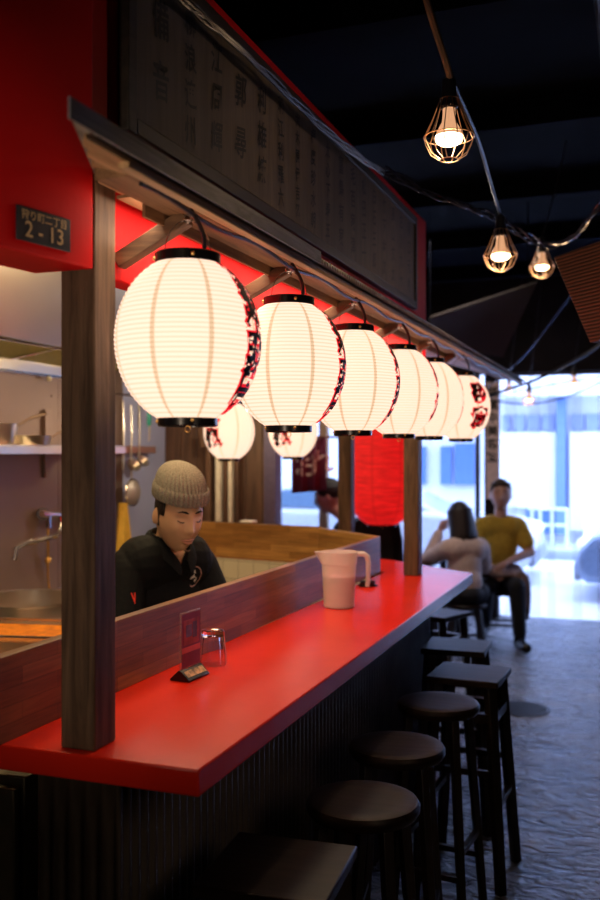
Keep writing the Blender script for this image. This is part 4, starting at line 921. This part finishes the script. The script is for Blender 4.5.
# ---------------------------------------------------------------- people
def head_pts(mb, M, s=1.0, female=False):
    n, k = 56, 44; rs = []
    def g(px, pz, cx, cz, sx, sz): return math.exp(-((px - cx) / sx) ** 2 - ((pz - cz) / sz) ** 2)
    for i in range(k + 1):
        th = PI * i / k; z = -math.cos(th); r = max(0.004, math.sin(th)); ring = []
        for q in range(n):
            a = 2 * PI * q / n; x = r * math.sin(a); y = r * math.cos(a)
            px, py, pz = 0.076 * x, 0.095 * y, 0.118 * z
            if z < 0:
                px *= 1 - 0.38 * z * z; 
                if y < 0: py *= 1 - 0.45 * z * z
                else: py *= 1 + 0.02 * z
            if y > 0:
                wgt = min(1, y * 2.2)
                fwd = 0.020 * g(px, pz, 0, -0.022, 0.011, 0.013) + 0.013 * g(px, pz, 0, 0.0, 0.009, 0.024) + 0.004 * g(px, pz, -.014, -.028, .007, .008) + 0.004 * g(px, pz, .014, -.028, .007, .008)
                for s_ in (-1, 1):
                    fwd += 0.0045 * g(px, pz, s_ * .030, .034, .022, .008) - 0.010 * g(px, pz, s_ * .031, .014, .016, .012) + 0.0055 * g(px, pz, s_ * .031, .012, .011, .008)
                    fwd += 0.004 * g(px, pz, s_ * .045, -.022, .016, .02)
                fwd += 0.0065 * g(px, pz, 0, -.050, .021, .006) + 0.0065 * g(px, pz, 0, -.063, .018, .006) - 0.005 * g(px, pz, 0, -.0565, .022, .0028) - 0.003 * g(px, pz, 0, -.075, .02, .006)
                fwd += 0.009 * g(px, pz, 0, -.095, .022, .015) - 0.004 * g(px, pz, 0, .065, .05, .02) * 0
                py += fwd * wgt
            ring.append(M @ (Vector((px, py, pz)) * s))
        rs.append(ring)
    mb.rings(rs)
    for s_ in (-1, 1):
        st = len(mb.v); mb.ball((0, 0, 0), 0.008, 0.018, 0.030, n=14); mb.xf(M @ Matrix.Scale(s, 4) @ Matrix.Translation((s_ * 0.077, -0.012, -0.002)) @ Matrix.Rotation(s_ * R(18), 4, 'Z') @ Matrix.Rotation(R(-8), 4, 'X'), st)
def capsule(mb, a, b_, r0, r1, n=16):
    a = Vector(a); b_ = Vector(b_); t = (b_ - a).normalized(); pts = []; rr = []
    for i in range(1, 6): an = PI / 2 * i / 5; pts.append(a - t * r0 * math.cos(an)); rr.append(max(.001, r0 * math.sin(an)))
    for i in range(1, 4): pts.append(a.lerp(b_, i / 4)); rr.append(r0 + (r1 - r0) * i / 4)
    for i in range(5, 0, -1): an = PI / 2 * i / 5; pts.append(b_ + t * r1 * math.cos(an)); rr.append(max(.001, r1 * math.sin(an)))
    mb.tube(pts, rr, n)
def blob(mb, c, rx, ry, rz, rot=(0, 0, 0)):
    st = len(mb.v); mb.ball((0, 0, 0), rx, ry, rz, n=20); mb.xf(Matrix.Translation(c) @ Euler(rot).to_matrix().to_4x4(), st)
def hand(mb, wrist, d, up, side, s=1.0):
    """palm with four curled fingers and a thumb; d: direction, up: back of hand, side: thumb side"""
    d = Vector(d).normalized(); up = Vector(up).normalized(); side = Vector(side).normalized(); wr = Vector(wrist)
    for o_ in (-.022, 0, .022): capsule(mb, wr + side * o_ * .6, wr + d * .085 * s + side * o_ * s, .015 * s, .014 * s, 10)
    for i, (o_, L) in enumerate(((.033, .070), (.011, .080), (-.011, .074), (-.033, .058))):
        b0 = wr + d * .085 * s + side * o_ * s; m1 = b0 + (d * .8 - up * .35).normalized() * L * .5 * s; e = m1 + (d * .35 - up * .9).normalized() * L * .5 * s
        capsule(mb, b0, m1, .0095 * s, .0088 * s, 8); capsule(mb, m1, e, .0088 * s, .0075 * s, 8)
    b0 = wr + d * .03 * s + side * .02 * s; m1 = b0 + (d * .6 + side * .7 - up * .2).normalized() * .045 * s; e = m1 + (d * .9 + side * .2 - up * .4).normalized() * .035 * s
    capsule(mb, b0, m1, .013 * s, .011 * s, 8); capsule(mb, m1, e, .011 * s, .008 * s, 8)
def remesh(mb, name, mats, parent, vox=0.005, smooth=6, cut=None):
    o = mb.build(name, mats, parent)
    r = o.modifiers.new('r', 'REMESH'); r.mode = 'VOXEL'; r.voxel_size = vox; r.use_smooth_shade = True
    if smooth: s_ = o.modifiers.new('s', 'SMOOTH'); s_.iterations = smooth; s_.factor = 0.5
    apply_mods(o)
    if cut:
        bm = bmesh.new(); bm.from_mesh(o.data); dv = [v for v in bm.verts if cut(v.co)]
        bmesh.ops.delete(bm, geom=dv, context='VERTS'); bm.to_mesh(o.data); bm.free()
        sd = o.modifiers.new('t', 'SOLIDIFY'); sd.thickness = 0.004; sd.offset = 0
    for p_ in o.data.polygons: p_.use_smooth = True
    return o
def face_bits(t, M, s, skin_lip, closed=True, brow_mat=M_hair):
    def sx_(x, z): # surface y
        return None
    for s_ in (-1, 1):
        mb = MB(); mb.tube([M @ (Vector((s_ * x, y, z)) * s) for x, y, z in ((.012, .0905, .034), (.022, .0915, .038), (.034, .087, .040), (.046, .078, .035))], [.0018, .0034, .003, .0012], 6); mb.build('eyebrow', brow_mat, t)
        mb = MB(); mb.tube([M @ (Vector((s_ * x, y, z)) * s) for x, y, z in ((.018, .0850, .0075), (.026, .0878, .004), (.035, .0855, .0045), (.044, .0775, .0085))], [.0008, .0018, .0020, .0012], 6); mb.build('eyelash', brow_mat, t)
    mb = MB(); mb.tube([M @ (Vector((x, y, z)) * s) for x, y, z in ((-.024, .0805, -.057), (-.012, .0905, -.0545), (0, .0945, -.055), (.012, .0905, -.0545), (.024, .0805, -.057))], [.001, .004, .0042, .004, .001], 8)
    mb.tube([M @ (Vector((x, y, z)) * s) for x, y, z in ((-.02, .083, -.059), (-.01, .0905, -.063), (0, .0935, -.064), (.01, .0905, -.063), (.02, .083, -.059))], [.001, .0038, .0045, .0038, .001], 8)
    mb.build('lips', skin_lip, t)
M_lip = plain('lips', (0.50, 0.22, 0.15), 0.45)

# ---- the cook
CH = Vector((-1.60, 2.93, 0)); ca = R(-117)
ck = thing('person', 'cook in grey knit cap and black polo shirt looking down behind the counter', 'person', CH, ca)
ck.scale = (1, 1, 1.05); s = 1.01
hc = Vector((0.035, 0.135, 1.318))
Mh = Matrix.Translation(hc) @ Matrix.Rotation(R(-8), 4, 'Z') @ Matrix.Rotation(R(-15), 4, 'X')
mb = MB(); head_pts(mb, Mh, s)
capsule(mb, (0, 0.025, 1.215), (0.03, 0.085, 1.285), .049, .045)
capsule(mb, (-.09, 0, 1.15), (.09, 0, 1.15), .085, .085); blob(mb, (0, -.03, 1.04), .155, .10, .17); blob(mb, (0, -.09, .88), .15, .10, .14)
for s_ in (-1, 1):
    capsule(mb, (0, 0.0, 1.205), (s_ * .15, -0.01, 1.145), .05, .052)
    el = (s_ * .22, .06, .93); wr = (s_ * .12, .25, .955)
    capsule(mb, (s_ * .152, 0, 1.125), el, .052, .040); capsule(mb, el, wr, .040, .027)
    hand(mb, wr, (-s_ * .3, .9, -.1), (0, .1, 1), (-s_, 0, .2), 1.0)
    capsule(mb, (s_ * .09, -.09, .84), (s_ * .1, -.06, .45), .085, .058); capsule(mb, (s_ * .1, -.06, .45), (s_ * .1, -.10, .06), .056, .038); capsule(mb, (s_ * .1, -.13, .045), (s_ * .11, .06, .035), .04, .035)
remesh(mb, 'body', M_skin, ck, 0.0034, 3)
# polo shirt
mb = MB()
capsule(mb, (-.09, 0, 1.15), (.09, 0, 1.15), .097, .097); blob(mb, (0, -.03, 1.04), .172, .117, .18); blob(mb, (0, -.09, .90), .168, .118, .17); blob(mb, (0, -.09, .80), .17, .12, .12)
capsule(mb, (0, 0.01, 1.20), (0, 0.04, 1.245), .073, .070)
for s_ in (-1, 1):
    capsule(mb, (0, 0.0, 1.205), (s_ * .145, -0.01, 1.145), .06, .064)
    capsule(mb, (s_ * .152, 0, 1.125), (s_ * .212, .055, .945), .068, .066)
def cutshirt(c):
    if c.z < 0.76: return True
    if abs(c.x) > .15 and c.z < 0.975 and (c - Vector((math.copysign(.24, c.x), .055, .955))).length < .085 and c.z < 0.965: return True
    # neck opening
    if c.z > 1.262 + (-0.25) * c.y and abs(c.x) < .10: return True
    if c.y > 0.05 and c.z > 1.13 and c.z > 1.15 and abs(c.x) < 0.036 * (c.z - 1.15) / 0.06: return True
    return False
M_polo = plain('black_cotton', (0.005, 0.006, 0.008), 0.8, spec=.2, bump=.25, bscale=60)
sh_ = remesh(mb, 'polo_shirt', M_polo, ck, 0.004, 5, cutshirt)
# collar
mb = MB()
for s_ in (-1, 1):
    pts = [(s_ * .006, -.045, 1.262), (s_ * .045, -.03, 1.258), (s_ * .066, .012, 1.250), (s_ * .062, .060, 1.236), (s_ * .036, .096, 1.200), (s_ * .012, .110, 1.160)]
    vs = []
    for i, p_ in enumerate(pts):
        p_ = Vector(p_); out = Vector((p_.x * 1.0, p_.y - .01, 0)).normalized(); wd_ = .030 + .006 * i
        vs += [p_, p_ + out * .012 + Vector((0, 0, .006)), p_ + out * .034 + Vector((0, 0, -wd_))]
    mb.add(vs, [(i * 3 + j, i * 3 + j + 1, i * 3 + j + 4, i * 3 + j + 3) for i in range(len(pts) - 1) for j in range(2)])
o = mb.build('collar', M_polo, sh_); sd = o.modifiers.new('s', 'SOLIDIFY'); sd.thickness = .004; sb = o.modifiers.new('b', 'SUBSURF'); sb.levels = 1; sb.render_levels = 2
face_bits(ck, Mh, s, M_lip)
# stubble on the chin
mb = MB(); mb.tube([Mh @ (Vector((x, y, z)) * s) for x, y, z in ((-.012, .0870, -.088), (0, .0935, -.090), (.012, .0870, -.088))], [.0015, .0035, .0015], 8)
mb.build('goatee', plain('stubble', (0.10, 0.05, 0.03), 0.8), ck)
# hair below the cap
mb = MB()
def ringpt(a, z, r=1.0): return Mh @ (Vector((0.079 * math.sin(a) * r, 0.097 * math.cos(a) * r, z)) * s)
rs = []
for z, e in ((0.052, 1.0), (0.03, 1.01), (0.01, 1.0), (-.012, .97), (-.03, .93)):
    rs.append([ringpt(a, z, e) for a in [R(70) + (R(290) - R(70)) * i / 30 for i in range(31)]])
vs = [p_ for r_ in rs for p_ in r_]; mb.add(vs, [(i * 31 + j, i * 31 + j + 1, (i + 1) * 31 + j + 1, (i + 1) * 31 + j) for i in range(4) for j in range(30) if not (i > 1 and (j < 2 or j > 27))])
for s_ in ():
    mb.tube([ringpt(s_ * R(66), .045, 1.01), ringpt(s_ * R(68), .012, 1.0), ringpt(s_ * R(72), -.018, .97)], [.007, .005, .0015], 8)
o = mb.build('hair', M_hair, ck); sd = o.modifiers.new('s', 'SOLIDIFY'); sd.thickness = .005
# knit cap
m, nt, b = newmat('grey_rib_knit'); M_knit = m
tc = N(nt, 'ShaderNodeTexCoord'); nz = N(nt, 'ShaderNodeTexNoise'); nz.inputs['Scale'].default_value = 350; nt.links.new(tc.outputs['Object'], nz.inputs['Vector'])
cr = N(nt, 'ShaderNodeValToRGB'); cr.color_ramp.elements[0].position = .35; cr.color_ramp.elements[1].position = .65; cr.color_ramp.elements[0].color = (0.17, 0.16, 0.13, 1); cr.color_ramp.elements[1].color = (0.38, 0.36, 0.30, 1)
nt.links.new(nz.outputs['Fac'], cr.inputs[0]); nt.links.new(cr.outputs[0], b.inputs['Base Color']); b.inputs['Roughness'].default_value = 0.9
def rib(a, z): return 1 + 0.014 * math.cos(a * 46)
mb = MB(); n = 276
prof = [(1.0, 0.045), (1.0, 0.07), (0.985, 0.095), (0.94, 0.12), (0.86, 0.143), (0.73, 0.163), (0.56, 0.179), (0.36, 0.190), (0.15, 0.195), (0.01, 0.195)]
rs = []
for r_, z in prof:
    amp = 0.022 if r_ > .3 else .008
    rs.append([Mh @ (Vector((0.084 * r_ * (1 + amp * math.cos(38 * a)) * math.sin(a), 0.102 * r_ * (1 + amp * math.cos(38 * a)) * math.cos(a) - 0.004 - (z - .05) * .14, z * .66 + .042)) * s) for a in [2 * PI * i / n for i in range(n)]])
mb.rings(rs, cap=True); cp = mb.build('knit_cap', M_knit, ck, ang=60)
mb = MB(); rs = []
for r_, z in ((1.0, 0.058), (1.06, 0.056), (1.09, 0.064), (1.095, 0.084), (1.08, 0.096), (1.04, 0.101), (1.0, 0.098)):
    rs.append([Mh @ (Vector((0.0835 * r_ * (1 + .018 * math.cos(38 * a)) * math.sin(a), 0.103 * r_ * (1 + .018 * math.cos(38 * a)) * math.cos(a) - 0.004, z)) * s) for a in [2 * PI * i / n for i in range(n)]])
mb.rings(rs, close=True); mb.build('folded_cuff', M_knit, cp, ang=60)
# chest emblem: ring with a leaping fish shape; red V on the sleeve
from mathutils.bvhtree import BVHTree
bpy.context.view_layer.update()
def proj(o, u0, d):
    bv = proj.c.get(o.name)
    if bv is None: bv = proj.c[o.name] = BVHTree.FromPolygons([v.co.copy() for v in o.data.vertices], [list(p_.vertices) for p_ in o.data.polygons])
    h_ = bv.ray_cast(Vector(u0), Vector(d)); return h_[0] + (h_[1] * .003 if h_[1].dot(Vector(d)) < 0 else -h_[1] * .003) if h_[0] else Vector(u0)
proj.c = {}
def put(mbx, polys, cx, cz, y0=0.4):
    for poly in polys: mbx.add([proj(sh_, (cx + u, y0, cz + v), (0, -1, 0)) for u, v in poly], [tuple(range(len(poly)))])
em = MB(); segs = []
for i in range(6, 30):
    a0, a1 = 2 * PI * i / 36 , 2 * PI * (i + 1) / 36
    segs.append([(.030 * math.cos(a0), .036 * math.sin(a0)), (.030 * math.cos(a1), .036 * math.sin(a1)), (.027 * math.cos(a1), .033 * math.sin(a1)), (.027 * math.cos(a0), .033 * math.sin(a0))])
put(em, segs, -.066, 1.105); em.build('emblem_ring', plain('pink_thread', (0.6, 0.35, 0.32), 0.7), sh_, smooth=False)
em = MB(); put(em, [[(-.016, -.012), (-.004, -.004), (.004, .016), (-.002, .012)], [(-.004, -.004), (.012, -.010), (.016, -.004), (.002, .008)], [(.002, .008), (.010, .020), (.0, .022)], [(-.016, -.012), (-.008, -.022), (-.004, -.010)]], -.066, 1.107)
em.build('emblem_figure', plain('white_thread', (0.8, 0.78, 0.75), 0.7), sh_, smooth=False)
em = MB(); bm_ = text_bm('V', 0.045, 0.002); bm_.verts.index_update()
em.add([proj(sh_, (.185 + v.co.x * .5, .4, 1.055 + v.co.y), (0.0, -1, 0)) for v in bm_.verts], [[v.index for v in f.verts] for f in bm_.faces]); bm_.free()
em.build('sleeve_mark', plain('red_thread', (0.8, 0.04, 0.02), 0.6), sh_, smooth=False)
# apron-trousers
mb = MB()
for s_ in (-1, 1): capsule(mb, (s_ * .09, -.09, .80), (s_ * .1, -.06, .45), .10, .075); capsule(mb, (s_ * .1, -.06, .45), (s_ * .1, -.10, .10), .073, .06)
blob(mb, (0, -.09, .80), .165, .12, .12); remesh(mb, 'trousers', plain('dark_trousers', (0.02, 0.02, 0.025), 0.8), ck, 0.01, 3)

# ---- seated people
def seated(label, loc, rz, skin, top_mat, trouser_mat, hairy, pose):
    t = thing('person', label, 'person', loc, rz)
    hz = pose['head']; neck = Vector((hz[0] * .6, hz[1] - .04, hz[2] - .13)); sh = Vector((0, pose.get('lean', 0), hz[2] - pose.get('sd', .222))); s = pose.get('s', 1.0)
    M = Matrix.Translation(hz) @ Matrix.Rotation(pose.get('hyaw', 0), 4, 'Z') @ Matrix.Rotation(pose.get('hpitch', R(-5)), 4, 'X')
    mb = MB(); head_pts(mb, M, s); capsule(mb, (0, sh.y + .01, sh.z + .04), neck + Vector((0, .02, .07)), .055, .052)
    wd_ = pose['w']
    def torso(mb, e):
        capsule(mb, (-wd_ * .5, sh.y, sh.z - .05), (wd_ * .5, sh.y, sh.z - .05), .088 + e, .088 + e); blob(mb, (0, sh.y * .7, sh.z - .20), wd_ * .80 + e, .098 + e, .21)
        blob(mb, (0, sh.y * .3 - .02, .57), wd_ * .72 + e, .10 + e, .16)
        for s_ in (-1, 1): capsule(mb, (0, sh.y, sh.z + .005), (s_ * wd_ * .95, sh.y, sh.z - .03), .046 + e, .05 + e)
    torso(mb, 0)
    for s_, el, wr in ((-1, pose['el'][0], pose['wr'][0]), (1, pose['el'][1], pose['wr'][1])):
        shp = Vector((s_ * wd_, sh.y, sh.z - .045)); capsule(mb, shp, el, .052, .042); capsule(mb, el, wr, .040, .028)
        d = (Vector(wr) - Vector(el)).normalized(); hand(mb, wr, d, (0, .15, 1), (-s_, .2, 0), 1.0)
    for s_, kn, an in ((-1, pose['kn'][0], pose['an'][0]), (1, pose['kn'][1], pose['an'][1])):
        capsule(mb, (s_ * .09, -.02, .50), kn, .085, .06); capsule(mb, kn, an, .055, .036); an = Vector(an); capsule(mb, an + Vector((0, -.03, -.035)), an + Vector((s_ * .03, .14, -.045)), .036, .03)
    remesh(mb, 'body', skin, t, 0.007, 2)
    mb = MB(); torso(mb, .016)
    for s_, el, wr in ((-1, pose['el'][0], pose['wr'][0]), (1, pose['el'][1], pose['wr'][1])):
        shp = Vector((s_ * wd_, sh.y, sh.z - .045))
        if pose['sleeve'] == 'long': capsule(mb, shp, el, .066, .056); capsule(mb, el, Vector(el).lerp(Vector(wr), .92), .054, .042)
        else: capsule(mb, shp, shp.lerp(Vector(el), .62), .068, .068)
    nz_ = sh.z + .052
    remesh(mb, 'top', top_mat, t, 0.009, 14, lambda c: c.z > nz_ and abs(c.x) < .09)
    mb = MB(); blob(mb, (0, -.02, .50), wd_ * .88, .145, .085)
    for s_, kn, an in ((-1, pose['kn'][0], pose['an'][0]), (1, pose['kn'][1], pose['an'][1])):
        capsule(mb, (s_ * .09, -.02, .50), kn, .097, .073); capsule(mb, kn, Vector(kn).lerp(Vector(an), .9), .07, .055)
    remesh(mb, 'trousers', trouser_mat, t, 0.010, 3)
    for s_, an in ((-1, pose['an'][0]), (1, pose['an'][1])):
        mb = MB(); an = Vector(an); capsule(mb, an + Vector((0, -.03, -.038)), an + Vector((s_ * .035, .165, -.045)), .054, .044); capsule(mb, an, an + Vector((0, 0, -.03)), .050, .054)
        mb.v = [(x, y, max(z, 0.003)) for x, y, z in mb.v]; mb.build('shoe', M_black, t)
    return t, M, s
M_sweat = plain('pale_beige_sweater', (0.66, 0.52, 0.47), 0.85, bump=.4, bscale=70); M_dtr = plain('black_denim', (0.008, 0.010, 0.018), 0.8)
# woman, back to the viewer, turned slightly left
wm, Mw, sw_ = seated('woman with dark shoulder hair and pale sweater seated with her back to the viewer', (WX, WY, 0), R(38), M_skin2, M_sweat, M_dtr, True,
    dict(head=(0, .12, 1.075), lean=.03, w=.155, sd=.19, hyaw=R(12), hpitch=R(-12), el=((-.20, .27, .74), (.24, .14, .68)), wr=((-.09, .28, .95), (.20, .38, .76)), sleeve='long', kn=((-.12, .38, .50), (.12, .38, .50)), an=((-.14, .30, .10), (.14, .32, .10)), s=0.98))
mb = MB()
blob(mb, Mw @ Vector((0, -.015, .025)), .090, .105, .112)
for i in range(26):
    a = R(75) + R(210) * i / 25; top = Mw @ Vector((.075 * math.sin(a), .085 * math.cos(a) - .015, .05)); 
    e = Mw @ Vector((.105 * math.sin(a), .085 * math.cos(a) - .035, -.155 - .02 * math.sin(i * 2.3))); capsule(mb, top, e, .026, .016, 8)
remesh(mb, 'hair', plain('dark_brown_hair', (0.014, 0.008, 0.007), 0.5, var=.4, scale=90, bump=.5, bscale=120), wm, 0.007, 2)
# man facing the viewer
mn, Mm, sm_ = seated('man with short hair and yellow shirt seated facing the viewer by the pillar', (MX, MY, 0), R(180 + 12), M_skin2, plain('mustard_cotton', (0.52, 0.33, 0.035), 0.85, bump=.3, bscale=30), M_dtr, False,
    dict(head=(0, .03, 1.235), lean=.0, w=.155, hyaw=R(0), hpitch=R(0), el=((-.24, .06, .76), (.23, .06, .78)), wr=((-.05, .26, .70), (.10, .26, .66)), sleeve='short', kn=((-.10, .40, .52), (.13, .36, .50)), an=((-.13, .36, .095), (.14, .02, .13)), s=1.12))
mb = MB(); rs = []
for z, e in ((0.02, .99), (0.045, 1.03), (0.075, 1.03), (0.10, .97), (0.118, .75), (0.126, .45), (0.128, .05)):
    q_ = math.sqrt(max(.002, 1 - (z / .135) ** 2)); rs.append([Mm @ (Vector((0.081 * q_ * e * math.sin(a), 0.097 * q_ * e * math.cos(a) - (.012 if z < .09 and math.cos(a) > .3 else .002), z + (.050 if math.cos(a) > .35 and z < .06 else 0))) * sm_) for a in [2 * PI * i / 28 for i in range(28)]])
mb.rings(rs); mb.build('hair', plain('short_brown_hair', (0.045, 0.028, 0.022), .7), mn)
face_bits(mn, Mm, sm_, M_lip)
# jacket over his lap
mb = MB(); capsule(mb, (-.10, .16, .60), (.12, .28, .61), .075, .06); blob(mb, (-.14, .36, .47), .075, .05, .17); blob(mb, (0.02, .22, .60), .19, .16, .045); blob(mb, (-.19, .32, .42), .03, .07, .19)
o = remesh(mb, 'tmp', plain('brown_striped_cloth', (0.20, 0.13, 0.12), .85, var=.5, scale=25, bump=.4), mn, 0.010, 4)
o.name = 'jacket'; o.parent = None; o.location = mn.location; o.rotation_euler = mn.rotation_euler; tag(o, 'brown jacket laid across the lap of the man in yellow', 'jacket')

# dark-clothed person behind the red lantern
dp, Md, sd_ = seated('dark-haired person in black seen behind the red lantern and post', (P(352, 500, 6.75).x, P(352, 500, 6.75).y, 0.0), R(-65), M_skin2, M_polo, M_dtr, False,
    dict(head=(.0, .31, 1.27), lean=.15, w=.2, sd=.20, hpitch=R(-15), el=((-.25, .15, .78), (.25, .15, .78)), wr=((-.15, .38, .78), (.15, .38, .78)), sleeve='long', kn=((-.11, .36, .55), (.11, .36, .55)), an=((-.12, .3, .10), (.12, .3, .10)), s=1.05))
dp.location = P(370, 500, 6.75).xy.to_3d(); dp.rotation_euler.z = R(95)
mb = MB(); blob(mb, Md @ Vector((0, -.018, .04)), .090, .106, .100); remesh(mb, 'hair', M_hair, dp, 0.007, 2)
low_stool('low stool under the dark-clothed person behind the red lantern', (dp.location.x, dp.location.y, 0), 0)

# dark cloth-covered chair below the red lantern
q = P(377, 520, 6.3)
ch = thing('covered_chair', 'dark cloth-covered chair seen below the big red lantern', 'chair', (q.x, q.y, 0), TH)
mb = MB(); rs_ = []
for z, hw, hd in ((1.15, .10, .02), (1.13, .15, .035), (1.0, .175, .045), (.7, .185, .06), (.48, .20, .07)):
    rs_.append([(hw * math.copysign(abs(math.cos(a)) ** .5, math.cos(a)), (hd + .008 * math.sin(a * 9)) * math.copysign(abs(math.sin(a)) ** .5, math.sin(a)), z) for a in [2 * PI * i / 36 for i in range(36)]])
mb.rings(rs_); mb.build('cloth_cover', M_polo, ch)
MB().box(-.19, .19, -.38, .04, .43, .47).build('seat', M_seat, ch, bevel=.006)
for sx in (-1, 1):
    for yy in (-.35, .02): MB().box(sx * .16 - .015, sx * .16 + .015, yy - .015, yy + .015, 0, .43).build('leg', M_stool, ch)
